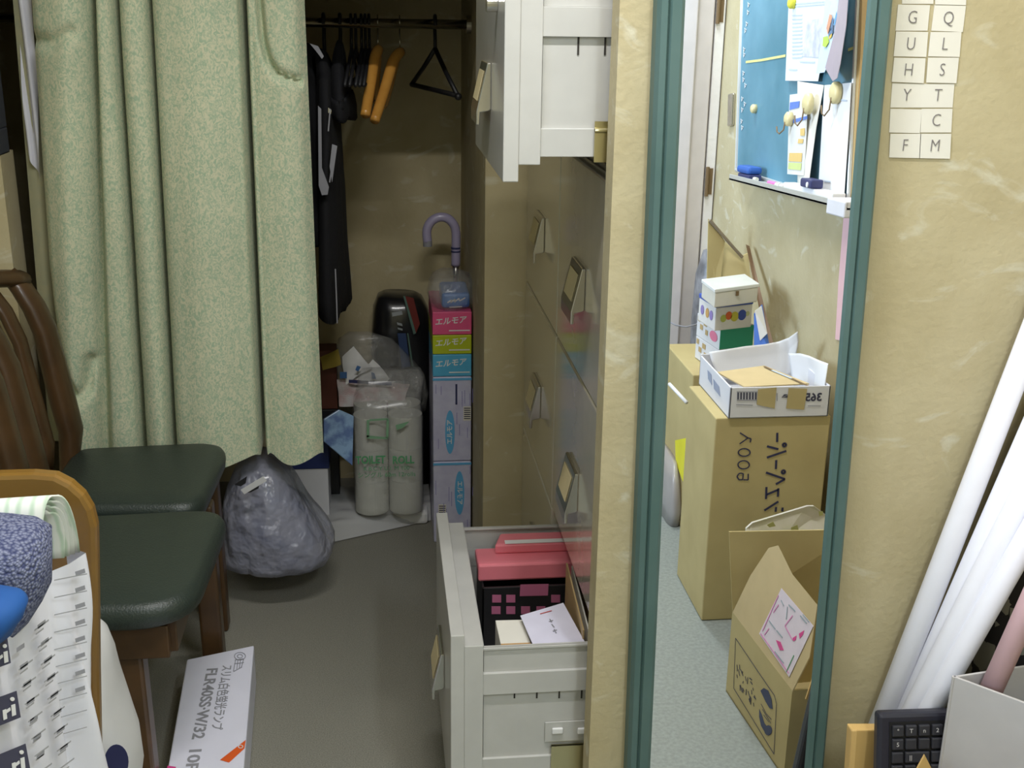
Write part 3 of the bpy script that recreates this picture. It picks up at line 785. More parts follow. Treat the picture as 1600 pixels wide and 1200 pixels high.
def coat(px, zt, zb_, rx, ry, lab, seed, extra=None, xs=0):
    x = at(px, 200, y=YROD).x
    c = thing('coat', lab, 'coat', (x, YROD, zb_), None)
    put('body', MB().rings([(x+xs, YROD, zb_, rx*1.15, ry*.95), (x+xs*.8, YROD, zb_+.02, rx*1.2, ry), (x+xs*.5, YROD, (zt+zb_)/2, rx*1.05, ry*1.02), (x, YROD, zt-.18, rx, ry), (x, YROD, zt-.08, rx*.9, ry*.9), (x, YROD, zt-.03, rx*.6, ry*.5), (x, YROD, zt, rx*.35, ry*.2)],
        n=56, e=2.4, amp=.022, nscale=9, seed=seed), M_BLACKF, c, smooth=True, subsurf=1)
    put('hanger_hook', MB().tube(hook_pts(x, 0, Vector((x, YROD, zt-.01))), .0045, n=8), M_BLACK, c, smooth=True)
    return c, x
c1, x1_ = coat(511, zr-.055, .62, .027, .19, 'long black coat hanging at the right end of the coats', 1, xs=.01)
c2, x2_ = coat(480, zr-.05, .80, .030, .20, 'black jacket with grey piping hanging against the curtain edge', 6)
c3, x3_ = coat(536, zr-.05, 1.09, .022, .17, 'short black garment hanging beside the thin hangers', 8)
yq = YROD-.215
decal('grey_piping', [[(497, 165), (502, 170), (503, 262), (514, 292), (512, 304), (503, 305), (498, 290)]], (0, yq, 0), (0, -1, 0), M_GREYP, c2)
decal('zip', [], (0, yq, 0), (0, -1, 0), M_GREYP, c1, strokes=[[(524, 420), (526, 470), (527, 505)], [(516, 170), (513, 205)], [(523, 230), (515, 285)]], sw=.003)
decal('buckle', [[(513, 168), (518, 172), (517, 178), (513, 176)]], (0, yq, 0), (0, -1, 0), M_CHROME, c1)
decal('grey_lapel', [[(484, 68), (497, 72), (506, 88), (503, 92), (494, 80)], [(519, 225), (527, 228), (519, 285), (515, 260)]], (0, yq, 0), (0, -1, 0), M_GREYP, c1)

# ------------------------------------------------------------------ curtain
YCU = 2.505
cols = [  # x at the top of the photo, x at y=690, fold depth (towards camera is negative)
    (50, 96, .000), (66, 104, -.014), (110, 122, -.030), (138, 150, -.012), (146, 165, .022), (156, 182, -.020), (176, 214, -.012), (183, 225, .050),
    (188, 232, -.010), (206, 252, -.030), (228, 268, -.012), (235, 275, .058), (241, 280, -.014), (275, 310, -.034), (320, 348, -.038),
    (362, 392, -.022), (375, 406, -.006), (381, 411, .055), (386, 416, -.004), (396, 424, -.014), (414, 438, -.022), (440, 462, -.030), (462, 488, -.026), (476, 505, -.004)]
ZT = 1.80
CR = [([at(*q, y=YCU) for q in ((404, -30), (408, 20), (412, 60), (420, 92), (433, 112), (450, 121), (468, 126))], .030, .007),
      ([at(*q, y=YCU) for q in ((66, 430), (76, 490), (90, 545), (106, 590), (124, 618), (138, 605), (145, 560))], .026, .013),
      ([at(*q, y=YCU) for q in ((58, 62), (88, 66), (118, 50))], .018, .012)]
def crease(x, z):
    y = 0
    for P, amp, wd_ in CR:
        dm = 9
        for a, b in zip(P, P[1:]):
            ax_, az_, bx__, bz_ = a.x, a.z, b.x, b.z
            L2 = (bx__-ax_)**2+(bz_-az_)**2; t = max(0, min(1, ((x-ax_)*(bx__-ax_)+(z-az_)*(bz_-az_))/L2))
            dm = min(dm, math.hypot(x-ax_-t*(bx__-ax_), z-az_-t*(bz_-az_)))
        y += amp*math.exp(-(dm/wd_)**2)
    return y
def curtain_fn(u, v):
    s_ = u*(len(cols)-1); i = min(int(s_), len(cols)-2); t = s_-i
    def cat(a, b, c, d, t): return .5*((2*b)+(c-a)*t+(2*a-5*b+4*c-d)*t*t+(3*b-a-3*c+d)*t**3)
    def g(k): return cols[max(0, min(len(cols)-1, k))]
    xt = cat(g(i-1)[0], g(i)[0], g(i+1)[0], g(i+2)[0], t); xb = cat(g(i-1)[1], g(i)[1], g(i+1)[1], g(i+2)[1], t)
    dd = cat(g(i-1)[2], g(i)[2], g(i+1)[2], g(i+2)[2], t)
    A = at(xt, 0, y=YCU); B = at(xb, 690, y=YCU)
    dirv = (B-A)/(A.z-B.z)
    zbot = at(xb, 712, y=YCU).z
    edge = 1-u
    if u < .46: zbot -= .02
    if .70 < u < .80: zbot += .055*math.sin((u-.70)/.10*math.pi)
    zbot += .012*math.sin(u*40)
    z = ZT + (zbot-ZT)*v
    p = A + dirv*(A.z-z)
    p.z = z
    k = 1.35+.3*math.sin(v*3+u*9)
    pinch = 1 if v > .25 else .8
    # small gathers: a sag crease at the lower left, a snag at the upper right
    y = YCU + dd*k*pinch
    y += crease(p.x, z)
    y += .004*noise.noise(Vector((p.x*9, z*5, 3)))
    return (p.x, y, z)
cu = thing('curtain', 'long green leaf patterned curtain hanging half across the closet', 'curtain', (-.5, YCU, .36))
mb = MB(); mb.grid(curtain_fn, 300, 150)
put('curtain_fabric', mb, M_CURT, cu, smooth=True, recalc=False)
def lining(u, v):
    A = at(22+u*30, 0, y=YCU+.03); B = at(44+u*22 if v < 9 else 0, 300, y=YCU+.03)
    dirv = (B-A)/(A.z-B.z); z = ZT+(at(60, 268, y=YCU).z+.03-(1-u)*(-.05)-.05-ZT)*v
    p = A+dirv*(A.z-z); return (p.x, YCU+.045-.02*u+.008*math.sin(u*9+z*20), z)
put('lining', MB().grid(lining, 10, 30), M_LINING, cu, smooth=True, recalc=False)
def backing(u, v):
    A = at(18+u*44, 0, y=YCU+.045); B = at(76+u*34, 690, y=YCU+.045)
    dirv = (B-A)/(A.z-B.z); z = ZT+(.42-ZT)*v; p = A+dirv*(A.z-z)
    return (p.x, YCU+.054-.012*math.sin(u*3.1), z)
put('curtain_back_edge', MB().grid(backing, 8, 40), mat('curtain_reverse', (.40, .38, .24), rough=.9, scale=40, col2=(.36, .36, .24)), cu, smooth=True, recalc=False)
rail = put('curtain_rail', MB().box((-1.2, YCU-.012, 1.80), (.1, YCU+.03, 1.83)), M_WHITEB); tag(rail, 'curtain rail above the closet opening', 'curtain rail')

# ------------------------------------------------------------------ chairs
def puff(mb, outline, z0, z1, c):
    rows = [(z0, .93), (z0+.008, .985), ((z0+z1)/2, 1.0), (z1-.016, .995), (z1-.006, .965), (z1-.001, .91), (z1+.001, .6), (z1+.001, .2)]
    RR = []
    for z, s_ in rows: RR.append([mb.bm.verts.new((c[0]+(p[0]-c[0])*s_, c[1]+(p[1]-c[1])*s_, z)) for p in outline])
    n = len(outline)
    for a, b in zip(RR, RR[1:]):
        for k in range(n): mb.bm.faces.new([a[k], a[(k+1) % n], b[(k+1) % n], b[k]])
    mb.bm.faces.new(RR[0][::-1]); mb.bm.faces.new(RR[-1])
    return mb
def rounded(pts, r, n=6):
    """rounded polygon; r per corner"""
    out = []
    m_ = len(pts)
    for i in range(m_):
        p = Vector((*pts[i], 0)); a = Vector((*pts[i-1], 0)); b = Vector((*pts[(i+1) % m_], 0))
        rr = r[i]
        A = p+(a-p).normalized()*rr; B = p+(b-p).normalized()*rr
        for k in range(n+1):
            t = k/n; q = (1-t)**2*A+2*(1-t)*t*p+t*t*B; out.append((q.x, q.y))
    return out
ZS = .45
def side_chair(lab, y0, y1, xf, near_r, grp, legs):
    """dining chair that faces +X, seat between y0 and y1, front edge at xf"""
    xb = -.665
    c = thing('dining_chair', lab, 'chair', ((xf+xb)/2, (y0+y1)/2, 0), grp)
    ol = rounded([(xb, y0+.02), (xf-.015, y0), (xf, y1), (xb, y1-.02)], [.03, near_r, .07, .03], 9)
    put('seat', puff(MB(), ol, ZS-.045, ZS+.004, ((xb+xf)/2, (y0+y1)/2)), M_SEAT, c, smooth=True)
    ap = MB()
    i = .03
    ap.box((xb+i, y0+i, ZS-.105), (xf-.06, y0+i+.02, ZS-.046)).box((xb+i, y1-i-.02, ZS-.105), (xf-.05, y1-i, ZS-.046)).box((xf-.07, y0+.05, ZS-.105), (xf-.05, y1-i, ZS-.046)).box((xb+.005, y0+i, ZS-.105), (xb+.03, y1-i, ZS-.046))
    put('seat_frame', ap, M_WOODD, c, bevel=.002)
    for (lx, ly, sx, sy) in legs:
        put('leg', MB().prism([(lx-.022, ly-.022, ZS-.047), (lx+.022, ly-.022, ZS-.047), (lx+.022, ly+.022, ZS-.047), (lx-.022, ly+.022, ZS-.047)], (sx*.012, sy*.006, -(ZS-.048))), M_WOODD, c, bevel=.006)
    zx = [(0, -.725), (.30, -.690), (.42, -.672), (.508, -.660), (.573, -.672), (.65, -.682), (.725, -.692), (.79, -.715), (.835, -.745), (.86, -.775)]
    def bx_(z):
        for (za, xa_), (zb_, xb_) in zip(zx, zx[1:]):
            if z <= zb_: return xa_+(xb_-xa_)*(z-za)/(zb_-za)
        return zx[-1][1]
    for ly in (y0+.045, y1-.045):
        put('leg', MB().tube([(bx_(z), ly, z) for z in (0, .15, .30, .42, .50, .57, .65, .72, .77, .81, .84)], [.018, .021, .026, .032, .040, .042, .040, .038, .036, .033, .026], n=16, flat=.6), M_WOODD, c, smooth=True)
    def rail_pt(t, z):
        return Vector((bx_(z)-.030*math.sin(t*math.pi), y0+.03+(y1-y0-.06)*t, z))
    put('top_rail', MB().tube([rail_pt(t/10, .825+.022*math.sin(t/10*math.pi)) for t in range(11)], [.036]*11, n=14, flat=.5), M_WOODD, c, smooth=True)
    for t in (.34, .66):
        put('back_slat', MB().tube([rail_pt(t, z) for z in (ZS-.03, .50, .56, .65, .72, .78, .83)], .026, n=12, flat=.5), M_WOODD, c, smooth=True)
    return c
G = 'dark green seated dining chairs beside the curtain'
P1 = at(345, 830, z=ZS)
near_c = side_chair('dining chair with dark green vinyl seat, nearer of the two beside the curtain', 1.685, 2.080, at(349, 830, z=ZS).x, .11, G, ((-.425, 1.742, .5, -.5), (-.50, 2.03, -.5, .5)))
far_c = side_chair('dining chair with dark green vinyl seat, touching the curtain', 2.088, 2.440, at(352, 720, z=ZS).x-.004, .06, G, ((-.372, 2.215, .3, 0), (-.39, 2.42, .3, .3)))
# small soft front bulge highlights come from the vinyl gloss

# chair with the rounded orange-brown back, seen from behind its bag
YB3 = 1.25
xr3 = at(151, 880, y=YB3).x; zt3 = at(60, 741, y=YB3).z
ch = thing('wooden_chair', 'orange brown wooden chair with rounded back carrying the shopping bag', 'chair', (xr3-.23, 1.0, 0))
W3 = .50
def sx_(z): return xr3 + (zt3-z)*(-.0)
prof = []
ztop = zt3
curve = [(0, 741), (50, 741), (85, 744), (110, 757), (130, 775), (143, 797), (150, 825), (151, 870), (152, 950), (153, 1050), (156, 1200)]
R3 = [at(*q, y=YB3) for q in curve[1:]]
xc3 = R3[0].x
right = [(p.x, p.z) for p in R3] + [(xr3+.004, ZS-.03)]
mid = xc3-.05
left = [(2*mid-a, b) for a, b in right][::-1]
ol3 = right + left
put('backrest', MB().prism([(a, YB3, b) for a, b in ol3], (0, .022, 0)), M_WOODO, ch, bevel=.006)
put('seat', MB().rings([(mid, 1.02, ZS-.035, abs(xr3-mid), .22), (mid, 1.02, ZS-.012, abs(xr3-mid)+.004, .225), (mid, 1.02, ZS, abs(xr3-mid)-.01, .212)], n=48, e=6), M_WOODO, ch, smooth=False, bevel=.002)
for sx in (-1, 1):
    for y_ in (.84, 1.225):
        lx = mid+sx*(abs(xr3-mid)-.09)
        put('leg', MB().tube([(lx, y_, ZS-.034), (lx+sx*.01, y_, 0)], [.019, .014], n=14), M_WOODO, ch, smooth=True)

# ------------------------------------------------------------------ shopping bag on that chair and what is in it
ZB = .452
zt_ = .792
XF = -.357
bag = thing('shopping_bag', 'white printed carrier bag standing on the orange brown chair', 'shopping bag', (XF-.1, .95, ZB))
tops = [(-.352, 1.205), (-.326, 1.187), (-.338, 1.166), (XF, 1.150), (XF-.001, 1.10), (XF-.003, 1.0), (XF-.001, .90), (XF-.004, .80), (XF-.02, .70), (XF-.10, .68), (XF-.18, .72), (XF-.20, .90), (XF-.20, 1.10), (XF-.12, 1.20)]
ztops = [.792, .792, .790, .788, .789, .790, .785, .78, .79, .79, .80, .80, .80, .795]
def bag_fn(u, v):
    s_ = u*(len(tops)-1); i = min(int(s_), len(tops)-2); t = s_-i
    x = tops[i][0]*(1-t)+tops[i+1][0]*t; y = tops[i][1]*(1-t)+tops[i+1][1]*t; z1 = ztops[i]*(1-t)+ztops[i+1]*t
    z = z1+(ZB+.002-z1)*v
    if .02 < u < .24: x += .010*math.sin((u-.02)/.22*math.pi*2.5+v*5)*math.sin(v*math.pi)
    x += .002*noise.noise(Vector((y*14, z*14, 2)))*math.sin(min(1, v*1.2)*math.pi)
    return (x, y, z)
put('bag_wall', MB().grid(bag_fn, 90, 30), mat('white_carrier_paper', (.78, .78, .85), rough=.6, noise_amt=.04), bag, smooth=True, recalc=False)
put('bag_base', MB().prism([(a, b, ZB+.001) for a, b in tops], (0, 0, .002)), M_WHITEP, bag)
P0 = (XF+.006, 0, 0); NX = (1, 0, 0)
lg = [[(-20, 1002), (9, 994), (15, 1036), (-20, 1049)], [(-30, 1099), (24, 1079.5), (30.5, 1121), (-30, 1145)], [(-30, 1190), (38, 1162), (46, 1205), (-30, 1235)]]
decal('logo_panel', lg, P0, NX, M_INK, bag)
for dx_, dy_ in ((-12, -83), (0, 0), (14.5, 83)):
    gl = [[(14, 1102), (20, 1100), (21.5, 1117), (15.5, 1119.5)], ell(15.8, 1092.5, 3.3, 3.3, 12), [(.5, 1110), (6, 1108), (7.5, 1123), (2, 1125.5)], [(6, 1110), (12, 1105.5), (13, 1110), (7, 1114.5)]]
    decal('logo_lettering', [[(a+dx_, b+dy_) for a, b in g_] for g_ in gl], P0, NX, M_WHITEP, bag, lift=.0018)
st = []
rnd = random.Random(3)
for k in range(9):     # printed lines running along the side, one block below the other
    for c_, (x0, y0) in enumerate(((22, 1020), (52, 985), (90, 1005-40))):
        yy = y0+k*27+(0 if c_ < 2 else -60); xx = x0+k*5 if c_ < 2 else 84+k*2.4
        if yy > 1215 or (c_ == 0 and k == 0): continue
        if c_ == 0 and yy-1000 < 0: continue
        if c_ < 2: st += [[(xx, yy), (xx+22, yy-16)], [(xx+2, yy+6), (xx+14, yy-3)]]
decal('small_print', [], P0, NX, mat('pale_grey_ink', (.36, .36, .38)), bag, strokes=st, sw=.0016)
decal('small_print', [], P0, NX, M_GREYINK, bag, strokes=[[(24+k*5.2, 1016+k*28), (36+k*5.2, 1008+k*28)] for k in range(7)] + [[(57+k*5, 980+k*27.5), (69+k*5, 971+k*27.5)] for k in range(8)], sw=.0042)
Pg = (-.330, 1.18, 0); Ng = Vector((.5, -.87, 0)).normalized(); Pg = (-.325, 1.165, 0)
decal('small_print', [], Pg, Ng, M_GREYINK, bag, strokes=[[(115, 893+k*26), (130, 888+k*26)] for k in range(8)], sw=.0050, lift=.006)
decal('small_print', [], Pg, Ng, mat('pale_grey_ink', (.36, .36, .38)), bag, strokes=[[(82, 903+k*27), (133, 893+k*26.5)] for k in range(10)], sw=.0012, lift=.006)

sc = put('knit_scarf', MB().rings(pxrows([(822, -90, 36, .3), (828, -95, 56, .7), (845, -100, 70), (880, -100, 75), (920, -100, 74), (950, -95, 62, .9), (975, -90, 44, .8), (1000, -80, 10, .6)], 1.06, .055), n=60, e=2.8, amp=.005, nscale=16, seed=1), M_KNIT, smooth=True)
tag(sc, 'navy and grey knitted scarf folded over the edge of the white bag', 'scarf')
bc = put('blue_cloth', MB().rings(pxrows([(930, -90, 14, .4), (937, -92, 32, .8), (950, -95, 41), (970, -95, 36), (1000, -90, 14, .8)], .965, .035), n=40, e=2.4, amp=.006, nscale=18, seed=7), mat('bright_blue_cloth', (.01, .085, .31), rough=.8), smooth=True)
tag(bc, 'bright blue cloth tucked in the white bag in front of the scarf', 'cloth')
pr_ = thing('paper_bundle', 'folded bundle of pale green striped paper in the white bag', 'paper', (-.5, 1.16, .80))
def arch(k, end):
    f0 = at(66-k*2, 838, y=1.115+k*.006); tp_ = at(86-k*3, 775+k*9, y=1.140); b0 = at(125-k*8, 862+k*3, y=1.190-k*.008)
    prof = bez(f0, f0+(tp_-f0)*.5+Vector((0, -.006, .028)), tp_, 8) + bez(tp_, tp_+Vector((.012, .022, -.004)), b0, 10)[1:]
    def fn(u, v):
        i = v*(len(prof)-1); j = min(int(i), len(prof)-2); p = prof[j]*(1-(i-j))+prof[j+1]*(i-j)
        return (p.x-(1-u)*.36+.0*(1-u), p.y-(1-u)*.04, p.z+(1-u)*.002)
    return MB().grid(fn, 24, 18)
MG = mat('pale_green_striped_paper', (.66, .74, .60), rough=.7)
_nt = MG.node_tree; _b = _nt.nodes['Principled BSDF']; _tc = [n for n in _nt.nodes if n.type == 'TEX_COORD'][0]
_w = _nt.nodes.new('ShaderNodeTexWave'); _w.inputs['Scale'].default_value = 26; _w.inputs['Distortion'].default_value = 3; _w.inputs['Detail'].default_value = 2
_r1 = _nt.nodes.new('ShaderNodeValToRGB'); _r1.color_ramp.elements[0].color = (.52, .64, .50, 1); _r1.color_ramp.elements[1].color = (.78, .80, .74, 1)
_r1.color_ramp.elements[1].position = .6
_nt.links.new(_tc.outputs['Object'], _w.inputs['Vector']); _nt.links.new(_w.outputs['Fac'], _r1.inputs['Fac']); _nt.links.new(_r1.outputs['Color'], _b.inputs['Base Color'])
for k in range(4): put('sheet', arch(k, 0), MG, pr_, smooth=True, solid=.0022, recalc=False)

wb = thing('carrier_bag', 'white carrier bag with a navy dot behind the orange brown chair back', 'plastic bag', (-.36, 1.42, .092))
put('bag_film', MB().rings(pxrows([(975, 120, 140, .3), (984, 105, 153, .5), (1000, 100, 166, .7), (1030, 90, 177, .85), (1070, 85, 187), (1110, 80, 199), (1150, 75, 211), (1200, 70, 217), (1290, 80, 212, .95)], 1.42, .085), n=60, e=2.4, amp=.007, nscale=11, seed=12), M_WPLAS, wb, smooth=True)
decal('navy_dot', [ell(182, 1190, 19, 27, 24)], (0, 1.333, 0), (0, -1, 0), M_NAVY, wb, lift=0)

# ------------------------------------------------------------------ long lamp carton on the carpet
ZL = .092
tl = at(292, 1030, z=ZL); tr = at(397, 1008, z=ZL); bl = at(262, 1200, z=ZL); br_ = at(381, 1200, z=ZL)
ax = ((tl-bl).normalized()+(tr-br_).normalized()).normalized()   # away from the camera
sd = (tr-tl); sd = (sd-ax*sd.dot(ax)).normalized()
wd = .135
lb = put('lamp_carton', MB().prism([tl-Vector((0, 0, ZL-.001)), tr-Vector((0, 0, ZL-.001)), tr-Vector((0, 0, ZL-.001))+(br_-tr).normalized()*1.15, tl-Vector((0, 0, ZL-.001))+(bl-tl).normalized()*1.15], (0, 0, ZL-.001)), mat('lilac_white_carton', (.80, .80, .92), rough=.6, noise_amt=.03), bevel=.003)
tag(lb, 'long white fluorescent lamp carton lying on the carpet beside the chair legs', 'box')
A = -ax; B = Vector((0, 0, 1)).cross(A)
fa, fb = at(331, 1045, z=ZL), at(308, 1155, z=ZL)
dd_ = (fb-fa).normalized(); B = Vector((0, 0, 1)).cross(dd_)
text('lettering', 'FLR40SS\u00b7W/32', fa, dd_, B, .030, M_GREYINK, lb, bold=.0007, fit=(fa, fb))
text('lettering', '10P', fa, dd_, B, .030, M_GREYINK, lb, bold=.0007, fit=(fb+dd_*.032, fb+dd_*.095))
ja, jb = at(354, 1040, z=ZL), at(337, 1141, z=ZL)
text('lettering', 'スリム白色蛍光ランプ', ja, (jb-ja), Vector((0, 0, 1)).cross(jb-ja), .024, M_GREYINK, lb, bold=.0003, fit=(ja, jb))
# ring logo and hollow block letters
ring = lambda cx, cy, r, rr: [[(cx+r*math.cos(a)*1.15, cy+r*math.sin(a)*.8), (cx+r*math.cos(b)*1.15, cy+r*math.sin(b)*.8)] for a, b in [(2*math.pi*k/16, 2*math.pi*(k+1)/16) for k in range(16)]]
decal('ring_logo', [], (0, 0, ZL), (0, 0, 1), M_GREYINK, lb, strokes=ring(375, 1026, 7.5, 1)+ring(375, 1026, 3.5, 1)+[[(367, 1032), (380, 1030)], [(366, 1038), (381, 1036)], [(368, 1032), (365, 1049)], [(381, 1030), (377, 1044)], [(365, 1050), (378, 1043)], [(372, 1032), (370, 1046)], [(376, 1031), (374, 1045)]], sw=.0014)
decal('orange_banner', [[(344, 1188), (384, 1157), (382, 1170), (358, 1192)]], (0, 0, ZL), (0, 0, 1), M_ORED, lb)
decal('banner_ring', [], (0, 0, ZL), (0, 0, 1), M_WHITEP, lb, strokes=ring(376, 1168, 3, 1), sw=.0016, lift=.0016)
decal('magenta_band', [[(262, 1197), (275, 1199), (272, 1216), (258, 1214)]], (0, 0, ZL), (0, 0, 1), M_MAG, lb)

# ------------------------------------------------------------------ letter cards on the mirror wall
L1 = [((1403, 7), (1453, 8), (1449, 48), (1399, 48), 'G', 'beside the green mirror frame, above the card U'), ((1400, 49), (1450, 50), (1447, 89), (1396, 88), 'U', 'beside the green mirror frame'),
      ((1397, 90), (1446, 91), (1443, 130), (1393, 128), 'H', 'beside the green mirror frame'), ((1394, 130), (1443, 131), (1440, 168), (1391, 168), 'Y', 'beside the green mirror frame'),
      ((1391, 170), (1440, 171), (1437, 208), (1389, 207), '', 'between the cards Y and F'), ((1391, 209), (1439, 209), (1437, 247), (1389, 246), 'F', 'at the foot of the left column'),
      ((1460, 8), (1509, 9), (1504, 50), (1455, 48), 'Q', 'in the right column'), ((1454, 50), (1502, 50), (1499, 89), (1450, 88), 'L', 'in the right column'),
      ((1450, 90), (1498, 90), (1494, 130), (1447, 129), 'S', 'in the right column'), ((1443, 131), (1491, 131), (1488, 168), (1440, 168), 'T', 'in the right column'),
      ((1440, 170), (1488, 170), (1486, 207), (1438, 207), 'C', 'in the right column'), ((1438, 209), (1486, 209), (1484, 248), (1436, 247), 'M', 'at the foot of the right column'),
      ((1411, -32), (1459, -32), (1458, 6), (1409, 6), '', 'topmost of the left column, cut by the top of the view'), ((1461, -32), (1511, -32), (1509, 8), (1461, 7), '', 'topmost of the right column, cut by the top of the view')]
for i, (a, b, c, d_, ch_, where) in enumerate(L1):
    y_ = YW-.0004-.0005*(i % 3)
    P = [at(*q, y=y_) for q in (a, b, c, d_)]
    o = put('letter_card', MB().prism(P, (0, -.0006, 0)), M_CREAM)
    tag(o, ('white card with the letter %s %s' % (ch_, where)) if ch_ else 'blank white card '+where, 'card', 'letter cards on the wall')
    if ch_:
        cx = (a[0]+b[0]+c[0]+d_[0])/4; cy = (a[1]+b[1]+c[1]+d_[1])/4
        text('letter', ch_, at(cx, cy, y=y_-.0006), P[1]-P[0], (0, 0, 1), .0235, M_PENCIL, o, stretch=.82, bold=-.0004)

# ------------------------------------------------------------------ the mirror
def tx(z, a, b, za=1.375, zb=.24): return b+(a-b)*(z-zb)/(za-zb)
z0, z1 = .02, 1.82
mr = thing('standing_mirror', 'tall mirror in a green wooden frame standing against the wallpaper', 'mirror', (.5, YW-.015, z0))
def stile(a, b):
    # a, b: (x at z 1.375, x at z .24) of the two edges
    y1 = YW-.0005
    def P(z, f, y): return Vector((tx(z, a[0], a[1])*(1-f)+tx(z, b[0], b[1])*f, y, z))
    prof = [(0, 0), (0, .022), (.12, .030), (.34, .031), (.42, .026), (.50, .031), (.85, .030), (1, .024), (1, 0)]
    mb = MB()
    A = [P(z0, f, y1-d) for f, d in prof]; B = [P(z1, f, y1-d) for f, d in prof]
    va = [mb.bm.verts.new(p) for p in A]; vb = [mb.bm.verts.new(p) for p in B]
    n = len(prof)
    for k in range(n): mb.bm.faces.new([va[k], va[(k+1) % n], vb[(k+1) % n], vb[k]])
    mb.bm.faces.new(va[::-1]); mb.bm.faces.new(vb)
    return mb
put('frame_stile', stile((.350, .363), (.386, .400)), M_GREENF, mr)
put('frame_stile', stile((.622, .648), (.657, .681)), M_GREENF, mr)
put('frame_rail', MB().box((tx(z0, .386, .400)-.004, YW-.030, z0), (tx(z0, .622, .648)+.004, YW-.0005, z0+.036)), M_GREENF, mr, bevel=.002)
put('frame_rail', MB().box((tx(z1, .386, .400)-.004, YW-.030, z1-.036), (tx(z1, .622, .648)+.004, YW-.0005, z1)), M_GREENF, mr, bevel=.002)
def gx(z, s_): return tx(z, .386, .400)-.006 if s_ == 0 else tx(z, .622, .648)+.006
put('mirror_glass', MB().prism([(gx(z0+.03, 0), YM, z0+.03), (gx(z0+.03, 1), YM, z0+.03), (gx(z1-.03, 1), YM, z1-.03), (gx(z1-.03, 0), YM, z1-.03)], (0, .006, 0)), M_MIRROR, mr)

# ------------------------------------------------------------------ leaning rolls, keyboard, carton on the right
def roll(p, q, r_px, y0, y1, m, lab, name='paper_roll', z0_=None, cat='paper roll', grp='white rolls leaning in the corner'):
    a = at(*p, y=y0); b = at(*q, y=y1)
    d_ = (b-a).normalized()
    rr = r_px
    a2 = a - d_*((a.z-.03)/d_.z) if z0_ is None else a - d_*((a.z-z0_)/d_.z)
    b2 = b + d_*.30
    if b2.x > XE-rr-.004: b2 = b2 - d_*((b2.x-(XE-rr-.004))/d_.x)
    t = thing(name, lab, cat, a2, grp)
    put('tube', MB().tube([a2, b2], rr, n=28), m, t, smooth=False, bevel=0)
    for p_ in t.children: 
        for f_ in p_.data.polygons: f_.use_smooth = len(f_.vertices) == 4
    put('inner_core', MB().tube([b2-d_*.002, b2+d_*.001], rr*.72, n=20), M_GREYB, t)
    return t
rw_ = .0170
roll((1369, 1150), (1592, 574), .0175, 1.490, 1.496, M_TUBE, 'white roll leaning in the corner, leftmost against the wall')
roll((1398, 1160), (1600, 700), .0170, 1.470, 1.466, M_TUBE, 'white roll leaning in the corner, second from the wallpaper')
roll((1418, 1130), (1600, 770), .0170, 1.443, 1.440, M_TUBE, 'white roll leaning in the corner, third from the wallpaper')
roll((1452, 1110), (1600, 850), .0170, 1.424, 1.412, M_TUBE, 'white roll leaning in the corner, lowest and nearest the keyboard')
roll((1562, 1048), (1606, 950), .0155, 1.345, 1.350, M_PINKP, 'pink roll standing in the grey carton', z0_=.43, grp=None)
# dark patterned cloth bag in the corner behind
a = at(1495, 1050, y=1.46)
o = put('patterned_bag', MB().rings([(.955, 1.47, .03, .075, .04), (.955, 1.47, .3, .075, .04), (.962, 1.475, .55, .066, .035), (.975, 1.48, .72, .052, .03), (.985, 1.48, .80, .03, .02)], n=36, e=4, amp=.004, nscale=10), M_BLOTCH, smooth=True)
tag(o, 'black patterned bag in the corner behind the pink roll', 'bag')
# keyboard
KY = 1.388
n = Vector((-.05, -1, .22)).normalized()
P0 = at(1373, 1116, y=KY)
U = Vector((1, 0, .0)); U = (U-n*U.dot(n)).normalized(); Vd = n.cross(U)   # down
if Vd.z > 0: Vd = -Vd
kb = thing('keyboard', 'black computer keyboard standing on edge beside the grey carton', 'keyboard', P0)
KL, KH = .112, .36
put('case', MB().obox(P0, U*KL, Vd*KH, -n*.022), mat('blue_black_plastic', (.022, .022, .035), rough=.42), kb, bevel=.006)
put('key_well', MB().obox(P0+U*.016+Vd*.012+n*.0002, U*(KL-.022), Vd*(KH-.03), n*.0012), M_BLACK, kb)
for r_ in range(9):
    for c_ in range(5):
        kk = P0+U*(.019+c_*.0195)+Vd*(.016+r_*.020)+n*.0012
        wdt = .0165
        if r_ == 2 and c_ == 1: wdt = .036
        if r_ == 2 and c_ == 2: continue
        put('key', MB().prism([kk, kk+U*wdt, kk+U*wdt+Vd*.0165, kk+Vd*.0165], n*.006), mat('dark_key', (.030, .030, .038), rough=.5), kb, bevel=.0018)
marks = 'TYUIOGHJKLBNM,.'
for i, (r_, c_) in enumerate(((0, 0), (0, 1), (0, 2), (0, 3), (1, 0), (2, 1), (3, 0))):
    kk = P0+U*(.019+c_*.0195+.0075)+Vd*(.016+r_*.020+.008)+n*.0072
    text('key_legend', '°Tn25 '[i] if i < 5 else ('||' if i == 5 else 'A'), kk, U, -Vd, .009, M_GREYB, kb)
